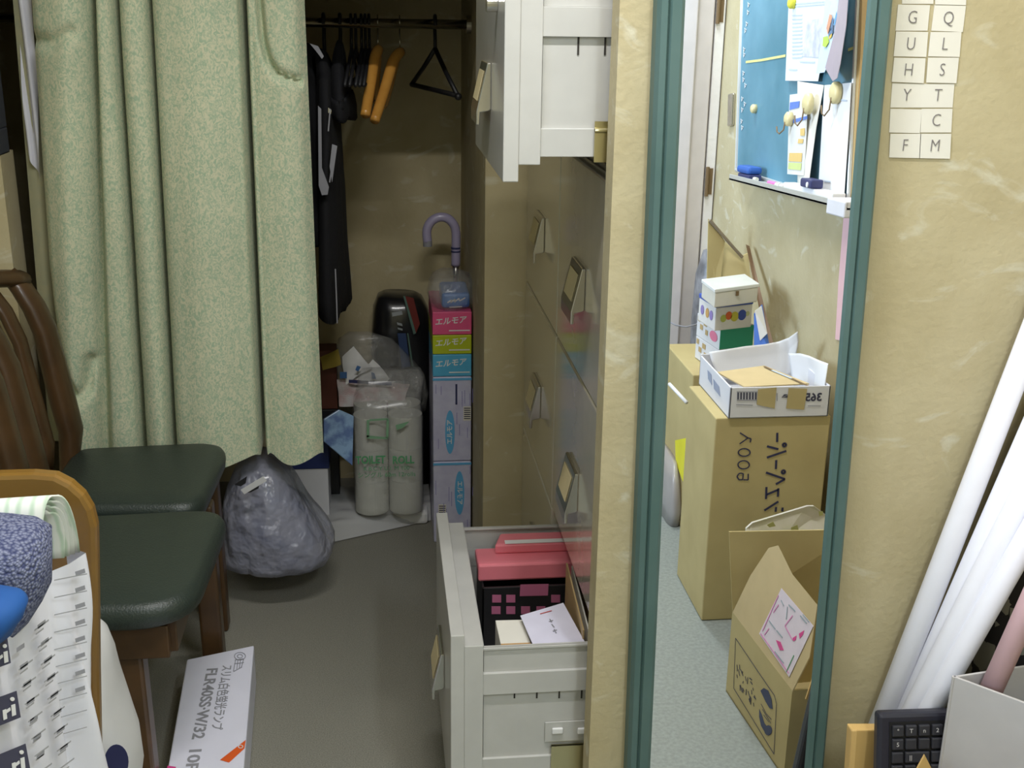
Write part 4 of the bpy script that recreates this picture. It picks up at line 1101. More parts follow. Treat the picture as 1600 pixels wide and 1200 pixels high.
# yellowish wood piece
a = at(1331, 1142, y=1.42); b = at(1379, 1142, y=1.42)
o = put('wood_block', MB().prism([a, a+Vector((.006, -.004, .004)), b+Vector((0, 0, .002)), b+Vector((0, .02, 0)), a+Vector((0, .02, 0))], (.016, .0, -(a.z-.003))), M_ORANGEW, bevel=.002)
tag(o, 'yellowish wooden board standing left of the keyboard', 'board')
a = at(1445, 1180, y=1.325); l_ = at(1426, 1215, y=1.325); r2_ = at(1463, 1215, y=1.325)
o = put('kraft_flap', MB().prism([a, r2_, r2_-Vector((-.02, 0, .10)), l_-Vector((.02, 0, .10)), l_], (0, .003, 0)), M_ORANGEW)
tag(o, 'pointed yellow cardboard tip in front of the keyboard', 'cardboard')
# grey open carton
ZG = .472
L_ = at(1487, 1056, z=ZG); N_ = at(1600, 1098, z=ZG); F_ = at(1600, 1039, z=ZG)
dn = (N_-L_).normalized(); df = (F_-L_).normalized()
N2 = L_+dn*.165; F2 = L_+df*.145
gc = thing('grey_carton', 'open grey carton holding the pink roll, at the right edge', 'box', ((N2.x+F2.x)/2, (N2.y+F2.y)/2, 0))
mb = MB()
D = N2+F2-L_
for p, q in ((L_, N2), (L_, F2), (N2, D), (F2, D)):
    t = (q-p).normalized(); nn = Vector((-t.y, t.x, 0))*.004
    cc = (L_+D)/2
    if (cc-p).dot(nn) < 0: nn = -nn
    mb.prism([p, q, q+nn, p+nn], (0, 0, -(ZG-.002)))
put('carton_wall', mb, M_GREYB, gc, bevel=.001)
put('carton_base', MB().prism([Vector((p.x, p.y, .001)) for p in (L_, N2, D, F2)], (0, 0, .004)), M_GREYB, gc)

# ------------------------------------------------------------------ the other half of the room, seen in the mirror
# points are found in the mirrored room and folded back to where the things really stand
def vat(px, py, **k): return mir(at(px, py, **k))
def vbox(mb, FL, FR, BL, z, h, rel=0):
    """box from three corner pixels of its top face on height z (mirrored room); h = height"""
    a, b, c = (at(*q, z=z) for q in (FL, FR, BL))
    a, b, c = mir(a), mir(b), mir(c)
    d_ = b+c-a
    mb.prism([a, b, d_, c], (0, 0, -h))
    return a, b, c, d_
# tall carton with the marker writing
yf = 2.359; zt5 = .505
xa = at(1112, 800, y=yf).x; xb = at(1287, 760, y=yf).x
Yr = 2*YM-yf
bx5 = put('cardboard_carton', MB().box((xa-.006, Yr-.235, .001), (xb, Yr, zt5)), M_KRAFT, bevel=.003)
tag(bx5, 'tall kraft cardboard carton with marker writing on its front, under the white tray carton', 'box')
NV = (0, -1, 0); PV = (0, yf, 0)
MK = mat('marker_ink', (.035, .035, .09), rough=.8)
def zl(pts): return [(1130+x*120/900, 660+y*160/1200) for x, y in pts]
el_ = lambda cx, cy, rx, ry: zl([(cx+rx*math.cos(2*math.pi*k/14), cy+ry*math.sin(2*math.pi*k/14)) for k in range(15)])
decal('handwriting', [], PV, NV, MK, bx5, True, strokes=[zl([(195, 120), (290, 180), (325, 190), (315, 232)]), zl([(190, 250), (290, 180)]), el_(245, 350, 70, 45), el_(238, 495, 68, 48),
      zl([(235, 600), (225, 670), (185, 670), (160, 635), (180, 600), (205, 592), (235, 600)]), zl([(235, 670), (290, 672), (292, 600)])], sw=.0028)
decal('handwriting', [], PV, NV, MK, bx5, True, strokes=[zl([(632, 120), (630, 228)]), zl([(512, 278), (645, 312)]), zl([(510, 410), (738, 332)]), el_(716, 262, 20, 20), zl([(620, 440), (615, 545)]),
      zl([(500, 585), (722, 662), (615, 722)]), el_(704, 578, 20, 20), zl([(505, 755), (500, 895)]), zl([(505, 845), (645, 785)]), zl([(645, 770), (638, 868)]),
      zl([(480, 1030), (645, 925)]), zl([(618, 990), (612, 1045)]), zl([(695, 995), (690, 1040)])], sw=.0050)
# white tray carton on top of it
zt6 = at(1140, 607, y=yf-.01).z
tc_ = thing('tray_carton', 'white shallow carton with brown tape pieces and its flaps torn open, on the tall carton', 'box', ((xa+xb)/2, Yr-.1, zt5+.001))
x6a = at(1137, 650, y=yf).x; x6b = at(1292, 650, y=yf).x; y6 = Yr+.006; y6b = Yr-.245
mb = MB(); t_ = .004; hb = zt5+.0012
mb.box((x6a, y6-t_, hb), (x6b, y6, zt6)); mb.box((x6a, y6b, hb), (x6b, y6b+t_, zt6+.004)); mb.box((x6a, y6b, hb), (x6a+t_, y6, zt6)); mb.box((x6b-t_, y6b, hb), (x6b, y6, zt6)); mb.box((x6a, y6b, hb), (x6b, y6, hb+.003))
put('tray_wall', mb, M_WHITEB, tc_, bevel=.001)
PT6 = (0, 2*YM-y6, 0)
decal('tape_piece', [[(1184, 608), (1213, 605), (1210, 638), (1182, 632)], [(1232, 606), (1261, 607), (1256, 640), (1228, 638)]], PT6, NV, M_KRAFT, tc_, True, lift=.0012)
text('lettering', '365', vat(1271, 621, y=2*YM-y6), (-1, 0, 0), (0, 0, 1), .026, M_INK, tc_, bold=.0008)
decal('barcode', [[(1152+k*4.6, 613), (1154.4+k*4.6, 613), (1154.2+k*4.6, 624), (1151.8+k*4.6, 624)] for k in range(7)], PT6, NV, M_INK, tc_, True)
decal('print_lines', [], PT6, NV, M_GREYINK, tc_, True, strokes=[[(1150, 632), (1176, 633)], [(1214, 614), (1214, 626)], [(1223, 620), (1231, 617), (1231, 625)], [(1262, 634), (1282, 634)], [(1151, 612), (1184, 612)], [(1151, 625), (1184, 625)]], sw=.0016)
decal('umbrella_mark', [[(1221, 621), (1225, 616), (1230, 616), (1231, 621)]], PT6, NV, M_INK, tc_, True)
xs6 = x6a-.0004
decal('side_print', [[(1106, 578), (1112, 585), (1113, 602), (1107, 592)], [(1115, 592), (1124, 604), (1126, 620), (1116, 607)]], (x6a, 0, 0), (-1, 0, 0), mat('blue_grey_print', (.30, .34, .46)), tc_, True)
def vsheet(name, rows, m, par, th=.0012):
    """sheet from rows of (px, py, virtual y); each row the same length"""
    P = [[vat(a, b, y=c) for a, b, c in r] for r in rows]
    nu, nv = len(P)-1, len(P[0])-1
    def fn(u, v):
        s1 = u*nu; i = min(int(s1), nu-1); t = s1-i; s2 = v*nv; j = min(int(s2), nv-1); w_ = s2-j
        return (P[i][j]*(1-t)+P[i+1][j]*t)*(1-w_) + (P[i][j+1]*(1-t)+P[i+1][j+1]*t)*w_
    return put(name, MB().grid(fn, nu*5, nv*5), m, par, smooth=True, solid=th, recalc=False)
Yq = yf+.225
vsheet('white_flap', [[(1108, 550, Yq+.01), (1135, 546, Yq), (1165, 541, Yq), (1195, 538, Yq), (1216, 534, Yq), (1232, 528, Yq-.02), (1246, 518, Yq-.06)],
                      [(1112, 566, Yq), (1140, 564, Yq), (1168, 560, Yq), (1196, 556, Yq), (1216, 553, Yq), (1232, 549, Yq-.01), (1248, 532, Yq-.05)],
                      [(1124, 592, Yq-.01), (1150, 592, Yq-.01), (1175, 592, Yq-.01), (1200, 592, Yq-.01), (1216, 592, Yq-.01), (1230, 590, Yq-.01), (1238, 588, Yq-.01)]], M_WHITEP, tc_)
vsheet('white_flap', [[(1232, 552, Yq-.02), (1250, 552, Yq-.06), (1264, 556, Yq-.10), (1280, 563, Yq-.16), (1294, 568, Yq-.2)],
                      [(1235, 572, Yq-.03), (1252, 574, Yq-.07), (1268, 576, Yq-.11), (1280, 583, Yq-.17), (1291, 588, Yq-.21)],
                      [(1238, 594, Yq-.04), (1254, 600, Yq-.08), (1268, 604, Yq-.12), (1279, 606, Yq-.18), (1288, 607, Yq-.215)]], M_WHITEP, tc_)
ki = zt6-.006
vp = [vat(*q, z=ki) for q in ((1120, 583), (1194, 573), (1264, 601), (1163, 606))]
put('kraft_inner_flap', MB().prism(vp, (0, 0, .003)), M_KRAFTL, tc_)
decal('flap_edge', [], (0, 0, ki+.004), (0, 0, 1), M_BROWN, tc_, True, strokes=[[(1194, 573), (1206, 579)], [(1237, 592), (1263, 604)]], sw=.006)
decal('tape_strip', [], (0, 0, ki+.004), (0, 0, 1), mat('clear_blue_tape', (.55, .65, .75), rough=.3), tc_, True, strokes=[[(1206, 579), (1237, 592)]], sw=.006)

# lower carton behind, with tins on top
zA = .452
fA = at(1083, 586, z=zA)
yA = 2*YM-fA.y
cA = put('cardboard_carton', MB().box((fA.x, yA-.30, .001), (XE-.006, yA, zA)), M_KRAFT, bevel=.003)
tag(cA, 'kraft cardboard carton against the wall carrying the stack of tins', 'box')
decal('yellow_tape', [[(1056, 688), (1075, 684), (1078, 752), (1068, 752), (1057, 722)]], (fA.x, 0, 0), (-1, 0, 0), M_YEL, cA, True, lift=.002)
pg_ = vat(1052, 770, z=.10)
o = put('grey_parcel', MB().rings([(fA.x-.012, yA-.15, .002, .022, .12), (fA.x-.014, yA-.15, .05, .024, .13), (fA.x-.012, yA-.16, .13, .018, .12), (fA.x-.008, yA-.17, .17, .008, .09)], n=40, e=3, amp=.006, nscale=16), mat('grey_film', (.40, .37, .36), rough=.3, coat=.3), smooth=True)
tag(o, 'grey wrapped parcel squeezed beside the carton with the yellow tape', 'parcel')
a = vat(1046, 600, y=2.72); b = vat(1073, 629, y=2.62)
o = put('white_rod', MB().tube([a, b], .0045, n=12), M_WHITEP, smooth=True)
tag(o, 'thin white rod lying against the carton with the yellow tape', 'rod')
# tins
def tin(name, FL, FR, BL, z, h, m, lab, cat='box', grp=None, lid=None):
    mb = MB(); cs = vbox(mb, FL, FR, BL, z, h)
    o = put(name, mb, m, bevel=.003); tag(o, lab, cat, grp)
    return o, cs
zt1 = .580
hT = .0635
G2 = 'tins and gift boxes stacked on the carton'
FL1 = (1126, 511); FR1 = (1178, 507); BL1 = (1090, 489)
cs1 = [mir(at(*q, z=zt1)) for q in (FL1, FR1, BL1)]
for k, (zz_, lab) in enumerate(((zt1, 'white gift box with green end, upper of the two under the fruit patterned tin'), (zt1-hT, 'white gift box with green end, lower of the two, on the kraft carton'))):
    a, b, c = [Vector((p.x, p.y, zz_)) for p in cs1]
    o = put('gift_box', MB().prism([a, b, b+c-a, c], (0, 0, -hT+.001)), mat('white_gift_box', (.74, .74, .76), rough=.4, noise_amt=.03), bevel=.0015)
    tag(o, lab, 'gift box', 'white gift boxes with green ends')
    nrm = Vector((0, 1, 0)); u_ = (b-a)
    nf = Vector((-u_.y, u_.x, 0)).normalized()
    if nf.y < 0: nf = -nf
    put('green_end', MB().prism([a+nf*.0006+Vector((0, 0, -.001)), b+nf*.0006+Vector((0, 0, -.001)), b+nf*.0006+Vector((0, 0, -hT+.003)), a+nf*.0006+Vector((0, 0, -hT+.003))], nf*.0008), mat('green_end_print', (.03, .38, .24), rough=.5), o)
    w_ = (c-a); nl = Vector((-w_.y, w_.x, 0)).normalized()
    if nl.x > 0: nl = -nl
    q_ = a+w_*.25+nl*.0008; mbp = MB()
    el2 = [q_+w_*.16*math.cos(2*math.pi*t/16)+Vector((0, 0, -hT*.55+hT*.22*math.sin(2*math.pi*t/16))) for t in range(16)]
    mbp.prism(el2, nl*.0006); put('pink_oval', mbp, mat('rose_print', (.80, .22, .34)), o)
    mbp = MB()
    for f_, zf, s_ in ((.62, -.35, .07), (.78, -.6, .06), (.90, -.3, .05), (.55, -.7, .05)):
        q_ = a+w_*f_+nl*.0008+Vector((0, 0, hT*zf)); mbp.prism([q_-w_*s_, q_+w_*s_, q_+w_*s_+Vector((0, 0, hT*.22)), q_-w_*s_+Vector((0, 0, hT*.22))], nl*.0006)
    put('brown_print', mbp, M_WOODL, o)
z2 = zt1; FL2 = (1119, 474); FR2 = (1177, 468); BL2 = (1093, 458)
zc2 = .655
a, b, c = [mir(at(*q, z=zc2)) for q in (FL2, FR2, BL2)]
o = put('biscuit_tin', MB().prism([p-Vector((0, 0, .012)) for p in (a, b, b+c-a, c)], (0, 0, -(zc2-.012-zt1-.001))), mat('white_tin', (.80, .78, .76), rough=.3, coat=.3), bevel=.003)
tag(o, 'white tin with fruit print and blue lid in the stack of boxes', 'tin')
cc = (b+c)/2
put('blue_lid', MB().prism([cc+(p-cc)*1.02 for p in (a, b, b+c-a, c)], (0, 0, -.012)), mat('blue_lid', (.04, .10, .46), rough=.35), o, bevel=.002)
u_ = (b-a); nf = Vector((-u_.y, u_.x, 0)).normalized(); nf = nf if nf.y > 0 else -nf
for f_, zf, s_, cm in ((.22, .036, .009, (.50, .55, .10)), (.36, .030, .010, (.75, .14, .03)), (.52, .034, .012, (.62, .55, .06)), (.72, .032, .013, (.05, .09, .42)), (.87, .030, .006, (.55, .58, .30))):
    q_ = a+u_*f_+nf*.0008-Vector((0, 0, zf+.006)); ur = u_.normalized()
    mbp = MB(); mbp.prism([q_+ur*s_*math.cos(2*math.pi*t/14)+Vector((0, 0, s_*1.1*math.sin(2*math.pi*t/14))) for t in range(14)], nf*.0006)
    put('fruit_print', mbp, mat('print_%d' % int(f_*100), cm), o)
w_ = (c-a); nl = Vector((-w_.y, w_.x, 0)).normalized(); nl = nl if nl.x < 0 else -nl; wr = w_.normalized()
for f_, cm in ((.22, (.30, .22, .50)), (.45, (.60, .35, .12)), (.75, (.28, .22, .48))):
    q_ = a+w_*f_+nl*.0008-Vector((0, 0, .038)); mbp = MB(); mbp.prism([q_+wr*.011*math.cos(2*math.pi*t/12)+Vector((0, 0, .013*math.sin(2*math.pi*t/12))) for t in range(12)], nl*.0006)
    put('fruit_print', mbp, mat('prints_%d' % int(f_*100), cm), o)
zc3 = .705; FL3 = (1117, 452); FR3 = (1187, 443); BL3 = (1096, 436)
a, b, c = [mir(at(*q, z=zc3)) for q in (FL3, FR3, BL3)]
cc = (b+c)/2
o = put('white_tin', MB().prism([cc+(p-cc)*.97-Vector((0, 0, .010)) for p in (a, b, b+c-a, c)], (0, 0, -(zc3-.010-zc2-.001))), mat('cream_tin', (.72, .70, .62), rough=.3, coat=.3), bevel=.003)
tag(o, 'cream lidded tin on top of the stack of boxes', 'tin')
put('lid', MB().prism([a, b, b+c-a, c], (0, 0, -.010)), mat('white_lid', (.82, .84, .82), rough=.3, coat=.3), o, bevel=.002)
mid_ = (a+b)/2; u_ = (b-a).normalized(); nf = Vector((-u_.y, u_.x, 0)); nf = nf if nf.y > 0 else -nf
put('clasp', MB().obox(mid_-u_*.004+nf*.0-Vector((0, 0, .024)), u_*.008, nf*.003, (0, 0, .012)), M_BROWN, o)
# flattened cardboard and boards leaning behind the tins
def vprism(name, pxs, y, th, m, lab, cat, ys_=None):
    P = [vat(q[0], q[1], y=(y if len(q) < 3 else q[2])) for q in pxs]
    o = put(name, MB().prism(P, (0, -th, 0)), m)
    if lab: tag(o, lab, cat)
    return o
o = vprism('cardboard_sheet', [(1107, 342, 3.13), (1133, 377, 3.13), (1122, 470, 3.08), (1104, 470, 3.08)], 0, .005, M_KRAFT, 'flattened cardboard sheet with pointed top leaning behind the tins, nearest the door', 'cardboard')
o = vprism('cardboard_sheet', [(1133, 378, 3.16), (1160, 400, 3.14), (1176, 392, 3.14), (1186, 470, 3.08), (1118, 480, 3.08)], 0, .006, M_KRAFT, 'flattened cardboard sheet leaning behind the cream lidded tin', 'cardboard')
put('dark_edge', MB().tube([vat(1109, 344, y=3.125), vat(1147, 388, y=3.125), vat(1160, 402, y=3.125)], .005, n=6), mat('brown_grey', (.26, .21, .14)), o)
o = put('wooden_board', MB().prism([vat(1166, 385, x=XE-.03), vat(1172, 388, x=XE-.02), vat(1212, 552, x=XE-.045), vat(1201, 554, x=XE-.06)], (.008, -.03, 0)), mat('brown_board', (.20, .115, .06), rough=.6))
tag(o, 'thin dark brown wooden board leaning on the wall behind the tins', 'board')
o = put('leaflet', MB().prism([vat(1178, 490, x=XE-.11), vat(1190, 476, x=XE-.08), vat(1203, 552, x=XE-.08), vat(1178, 560, x=XE-.11)], (.002, 0, 0)), mat('blue_leaflet', (.06, .16, .52), rough=.4))
tag(o, 'blue and white leaflet standing beside the green ended boxes', 'leaflet')
put('white_panel', MB().prism([vat(1180, 486, x=XE-.1125), vat(1190, 478, x=XE-.084), vat(1199, 521, x=XE-.084), vat(1188, 532, x=XE-.100)], (-.001, 0, 0)), M_WHITEP, o)
o = put('dark_bag', MB().rings([(.985, -.40, .02, .03, .05), (.985, -.40, .45, .03, .06), (.985, -.40, .60, .025, .05), (.985, -.40, .67, .01, .02)], n=36, e=2.5, amp=.012, nscale=14), mat('grey_crumpled', (.12, .12, .13), rough=.4, scale=20, col2=(.30, .30, .32)), smooth=True)
tag(o, 'crumpled dark grey bag at the door jamb behind the tins', 'bag')

# open carton in front
A0 = at(1134, 1080, z=0); B0 = at(1224, 1216, z=0)
hA = .187
ob = thing('open_carton', 'open kraft carton with a pink and white address label on its raised flap', 'box', mir((A0+B0)/2))
dirn = (B0-A0).normalized(); rt = Vector((-dirn.y, dirn.x, 0)); rt = rt if rt.x > 0 else -rt
wbx = .265
corners = [A0, B0, B0+rt*wbx, A0+rt*wbx]
if corners[2].x > XE-.01: 
    wbx = (XE-.012-max(A0.x, B0.x))/max(.2, rt.x); corners = [A0, B0, B0+rt*wbx, A0+rt*wbx]
inner = [A0+rt*.004-dirn*-.004, B0+rt*.004-dirn*.004, B0+rt*(wbx-.004)-dirn*.004, A0+rt*(wbx-.004)+dirn*.004]
mb = MB()
for i in range(4):
    j_ = (i+1) % 4
    mb.prism([mir(p+Vector((0, 0, .001))) for p in (corners[i], corners[j_], inner[j_], inner[i])], (0, 0, hA))
mb.prism([mir(p+Vector((0, 0, .001))) for p in corners], (0, 0, .004))
put('carton_wall', mb, M_KRAFT, ob)
up = Vector((0, 0, hA))
# left flap raised over the opening
f0 = A0+up; f1 = B0+up
f2 = at(1277, 945, x=.75); f3 = at(1201, 856, x=.79)
pl_n = (f1-f0).cross(f2-f1).normalized()
f3 = atp(1201, 856, f1, pl_n)
f3b = atp(1216, 852, f1, pl_n); f2b = atp(1265, 1026, f1, pl_n)
fl = put('flap', MB().prism([mir(p) for p in (f0+(f1-f0)*.005, f1, f2b, f2, atp(1238, 897, f1, pl_n), f3b, f3, atp(1172, 900, f1, pl_n))], Vector((.0012, 0, -.003))), M_KRAFTL, ob)
nv_ = pl_n if pl_n.dot(CAM-f1) > 0 else -pl_n
decal('address_label', [[(1222, 919), (1272, 978), (1234, 1058), (1187, 990)]], f1, nv_, mat('pinkish_white_label', (.80, .70, .76), rough=.5), fl, True, lift=.001)
decal('label_print', [[(1214, 1000), (1221, 1003), (1226, 1016), (1220, 1016)], [(1240, 997), (1246, 993), (1245, 1000), (1241, 1002)], [(1250, 990), (1258, 985), (1256, 992), (1251, 998)]], f1, nv_, M_MAG, fl, True, lift=.0018)
decal('label_print', [], f1, nv_, mat('pink_ink', (.75, .28, .52)), fl, True, lift=.0018, strokes=[[(1190, 990), (1234, 1052)], [(1193, 986), (1218, 930)], [(1196, 992), (1203, 982)], [(1210, 957), (1218, 945)], [(1228, 978), (1240, 1000)], [(1228, 978), (1240, 962)]], sw=.0022)
decal('label_print', [], f1, nv_, mat('grey_blue_ink', (.35, .42, .45)), fl, True, lift=.0018, strokes=[[(1203, 970), (1213, 983)], [(1222, 938), (1226, 946)], [(1232, 948), (1230, 968)], [(1234, 945), (1244, 955)], [(1252, 962), (1262, 974)], [(1256, 960), (1266, 972)], [(1212, 1018), (1226, 1036)], [(1215, 985), (1224, 996)]], sw=.0026)
decal('label_print', [], f1, nv_, M_GREENINK, fl, True, lift=.0018, strokes=[[(1242, 1024), (1230, 1050)]], sw=.002)
# far flap standing up
Pf = [at(1140, 832, y=A0.y+.004), at(1292, 830, y=A0.y+.004)]
xr_ = (A0+rt*wbx).x-.01
g = [A0+up, A0+rt*(wbx)+up, Vector((xr_, A0.y-.0+.01, Pf[1].z)), Vector((Pf[0].x, A0.y+.01, Pf[0].z))]
put('flap', MB().prism([mir(p) for p in g], (0, .003, 0)), M_KRAFT, ob)
# print on the left wall
fn = -rt
decal('printed_border', [], A0, fn, M_INK, ob, True, strokes=[[(1150, 997), (1183, 1046), (1211, 1087), (1214, 1100), (1210, 1178)], [(1210, 1178), (1147, 1075), (1150, 997)]], sw=.0014)
decal('wave_emblem', [[(1189, 1079), (1194, 1075), (1201, 1079), (1206, 1092), (1208, 1108), (1203, 1106), (1197, 1096)], [(1187, 1108), (1191, 1117), (1195, 1130), (1198, 1134), (1197, 1146), (1190, 1134), (1187, 1120)], ell(1201, 1141, 6, 8, 12)], A0, fn, mat('blue_black_print', (.05, .06, .12)), ob, True)
decal('wave_lines', [], A0, fn, M_INK, ob, True, strokes=[[(1190, 1100), (1198, 1115), (1206, 1124)], [(1192, 1108), (1200, 1121), (1205, 1130)], [(1194, 1117), (1202, 1128)]], sw=.0012)
rnd = random.Random(5); st = []
for k in range(26):
    x_ = rnd.uniform(1152, 1180); y_ = 1028+(x_-1150)*1.35+rnd.uniform(0, 34)
    st.append([(x_, y_), (x_+rnd.uniform(-1, 4), y_+rnd.uniform(3, 11))])
decal('printed_characters', [], A0, fn, M_INK, ob, True, strokes=st, sw=.0022)
# folded newspaper behind the open carton
P = [vat(1166, 826, y=2.20), vat(1176, 817, y=2.20), vat(1262, 791, y=2.24), vat(1272, 791, y=2.24), vat(1292, 806, y=2.26), vat(1292, 930, y=2.16), vat(1166, 930, y=2.14)]
o = put('magazine', MB().prism(P, (0, -.006, 0)), mat('pale_magazine', (.66, .62, .57), rough=.7, scale=26, col2=(.58, .56, .44)))
tag(o, 'pale magazine standing between the open carton and the tall one', 'magazine')
decal('page_print', [[(1198, 820), (1208, 815), (1212, 822), (1202, 824)], [(1236, 824), (1246, 820), (1248, 829), (1236, 829)], [(1279, 799), (1286, 799), (1286, 805), (1280, 806)]], (0, 2.17, 0), (0, -1, 0), mat('olive_print', (.42, .42, .16)), o, True, lift=0)

# ------------------------------------------------------------------ blackboard and what hangs on it
XB = XE-.022
bd = thing('blackboard', 'green blackboard with chalk marks hanging on the ochre wall', 'blackboard', mir(at(1240, 290, x=XE)))
ul = at(1160, 0, x=XB); ll = at(1151, 266, x=XB); ur = at(1341, 0, x=XB); lr = at(1326, 322, x=XB)
def ext(a, b, z): return a+(b-a)*((z-b.z)/(a.z-b.z)) if False else b+(a-b)*((z-b.z)/(a.z-b.z))
UL = ext(ul, ll, 1.80); UR = ext(ur, lr, 1.80)
put('board_panel', MB().prism([mir(p) for p in (UL, UR, lr, ll)], (.018, 0, 0)), M_BOARD, bd)
mb = MB()
for a, b in ((UL, ll), (ll, lr), (UR, lr), (UL, UR)):
    mb.tube([mir(a), mir(b)], .006, n=8)
put('aluminium_edge', mb, M_ALU, bd)
NB = (-1, 0, 0); PB_ = (XB, 0, 0)
decal('chalk_line', [], PB_, NB, M_CHALKY, bd, True, strokes=[[(1166, 97), (1190, 94), (1228, 87)], [(1326, 78), (1334, 75)]], sw=.006)
st = []
for (x_, y_) in ((1170, 8), (1169, 20), (1167, 38), (1165, 48), (1163, 78), (1163, 86), (1162, 115), (1162, 125), (1165, 134), (1160, 155), (1164, 163), (1160, 172), (1159, 190), (1160, 200)):
    st += [[(x_-1, y_-4), (x_+1, y_), (x_-1, y_+3)], [(x_-1, y_), (x_+2, y_-2)]]
decal('chalk_writing', [], PB_, NB, M_CHALK, bd, True, strokes=st, sw=.0035)
# tray
t0 = at(1139, 281, x=XB-.062); t1 = at(1322, 329, x=XB-.062)
a, b = mir(at(1146, 262, x=XB)), mir(at(1330, 318, x=XB))
t0, t1 = mir(t0), mir(t1)
put('chalk_tray', MB().prism([t0, t1, Vector((XB-.001, t1.y, t1.z+.0)), Vector((XB-.001, t0.y, t0.z))], (0, 0, .006)).prism([t0, t1, t1+Vector((.003, 0, 0)), t0+Vector((.003, 0, 0))], (0, 0, .016)), M_ALU, bd, bevel=.001)
tv = (t1-t0)
q = t0+tv*.88
put('tray_end', MB().obox(q+Vector((-.004, 0, -.016)), tv*.12, (.058, 0, 0), (0, 0, .034)), M_WHITEB, bd, bevel=.003)
def on_tray(f, dx=.03): return t0+tv*f+Vector((dx, 0, .0065))
q = on_tray(.03, .012)
er = thing('board_eraser', 'blue felt eraser at the left end of the chalk tray', 'eraser', q)
tn = tv.normalized()
put('felt', MB().obox(q+tn*.012, tn*.10, (.034, 0, 0), (0, 0, .016)), M_NAVY, er, bevel=.003)
put('grip', MB().obox(q+tn*.0+Vector((-.002, 0, .0162)), tn*.105, (.040, 0, 0), (0, 0, .020)), mat('eraser_blue', (.03, .12, .45)), er, bevel=.008)
for i, (f_, cm, nm) in enumerate(((.16, (.78, .74, .60), 'cream'), (.31, (.80, .20, .50), 'pink'), (.38, (.85, .85, .85), 'white'), (.42, (.80, .78, .70), 'ivory'), (.46, (.80, .74, .25), 'yellow'))):
    q = on_tray(f_, .026)+Vector((0, 0, .0058))
    L_k = .05 if nm in ('pink', 'yellow') else .022
    o = put('chalk', MB().tube([q, q+tn*L_k+Vector((.002, 0, 0))], .0055, n=12), mat('chalk_'+nm, cm, rough=.9))
    tag(o, nm+' piece of chalk on the tray of the blackboard', 'chalk', 'chalk pieces on the tray')
q = on_tray(.48, .014)
o = put('ruler_strip', MB().obox(q, tv*.38, (.030, 0, 0), (0, 0, .018)), M_WHITEP, bevel=.002); tag(o, 'long white box lying in the chalk tray', 'strip')
q = on_tray(.64, .006)+Vector((0, 0, .0185))
o = put('stapler', MB().obox(q, tn*.07, (.03, 0, 0), (0, 0, .020)), M_NAVY, bevel=.004); tag(o, 'small navy stapler on the white box in the chalk tray', 'stapler')
put('white_button', MB().tube([q+tn*.050+Vector((-.002, 0, .008)), q+tn*.050+Vector((.001, 0, .008))], .006, n=12), M_WHITEP, o)
# papers
def paper(pxs, off, m, lab, name='notice_paper', grp=None, cat='paper'):
    P = [mir(at(q[0], q[1], x=XB-(off if len(q) < 3 else q[2]))) for q in pxs]
    o = put(name, MB().prism(P, (.0008, 0, 0)), m)
    tag(o, lab, cat, grp); return o
NP = (XB-.012, 0, 0)
pa = paper([(1235, -60), (1227, 126), (1278, 127), (1300, 20), (1310, -60)], .010, mat('bluish_white_paper', (.72, .76, .80), rough=.7, noise_amt=.03), 'large bluish white notice with small print at the top of the blackboard')
PZ = (XB-.010, 0, 0)
decal('grey_picture', [[(1262, 32), (1288, 28), (1281, 90), (1254, 88)]], PZ, NB, mat('grey_photo_print', (.45, .47, .54), scale=40, col2=(.66, .66, .72)), pa, True)
decal('fine_print', [], PZ, NB, mat('faint_blue_ink', (.55, .64, .74)), pa, True, strokes=[[(1238, 24+k*6), (1254, 23+k*6)] for k in range(12)] + [[(1240, 6), (1290, 2)], [(1240, 10), (1290, 6)], [(1233, 108), (1246, 109)], [(1250, 96), (1274, 97)]], sw=.0028)
pb2 = paper([(1294, -60, .018), (1316, -60, .018), (1306, 40, .020), (1292, 105, .024), (1288, 113, .024), (1275, 115, .020), (1284, 60, .018)], 0, mat('light_blue_paper', (.56, .70, .86), rough=.7), 'light blue sheet with a small coloured drawing beside the large notice')
for ps, cm in (([[(1299, 22), (1303, 24), (1302, 46), (1296, 54), (1294, 44)]], (.62, .32, .20)), ([[(1301, 30), (1305, 28), (1304, 52), (1298, 58), (1297, 52)]], (.12, .20, .32)), ([[(1307, 30), (1310, 18), (1311, 24), (1308, 38), (1305, 40)]], (.15, .35, .60)),
               ([[(1298, 56), (1303, 52), (1302, 58), (1298, 62)]], (.72, .50, .12)), ([[(1289, 58), (1296, 56), (1298, 66), (1293, 74), (1288, 72)]], (.45, .62, .10))):
    decal('drawing', ps, (XB-.020, 0, 0), NB, mat('draw_%d%d' % (int(cm[0]*100), int(cm[2]*100)), cm), pb2, True, lift=.004)
pc2 = paper([(1318, -60, .020), (1329, -60, .045), (1322, 40, .050), (1313, 100, .045), (1308, 122, .040), (1301, 127, .030), (1289, 106, .028), (1304, 50, .024)], 0, mat('mauve_grey_sheet', (.40, .34, .38), rough=.6), 'curled mauve grey sheet hanging at the right of the large notice')
pd = paper([(1246, 127), (1287, 133), (1275, 200, .020), (1262, 297, .030), (1246, 290)], .012, M_CREAM, 'cream paper strip hanging below the large notice')
pe = paper([(1234, 148), (1250, 146), (1262, 152), (1259, 230), (1256, 274), (1230, 272), (1232, 190)], .026, mat('white_yellow_leaflet', (.74, .74, .70), rough=.6), 'narrow leaflet with blue and yellow boxes hanging on the blackboard', name='leaflet', cat='leaflet')
PZ2 = (XB-.026, 0, 0)
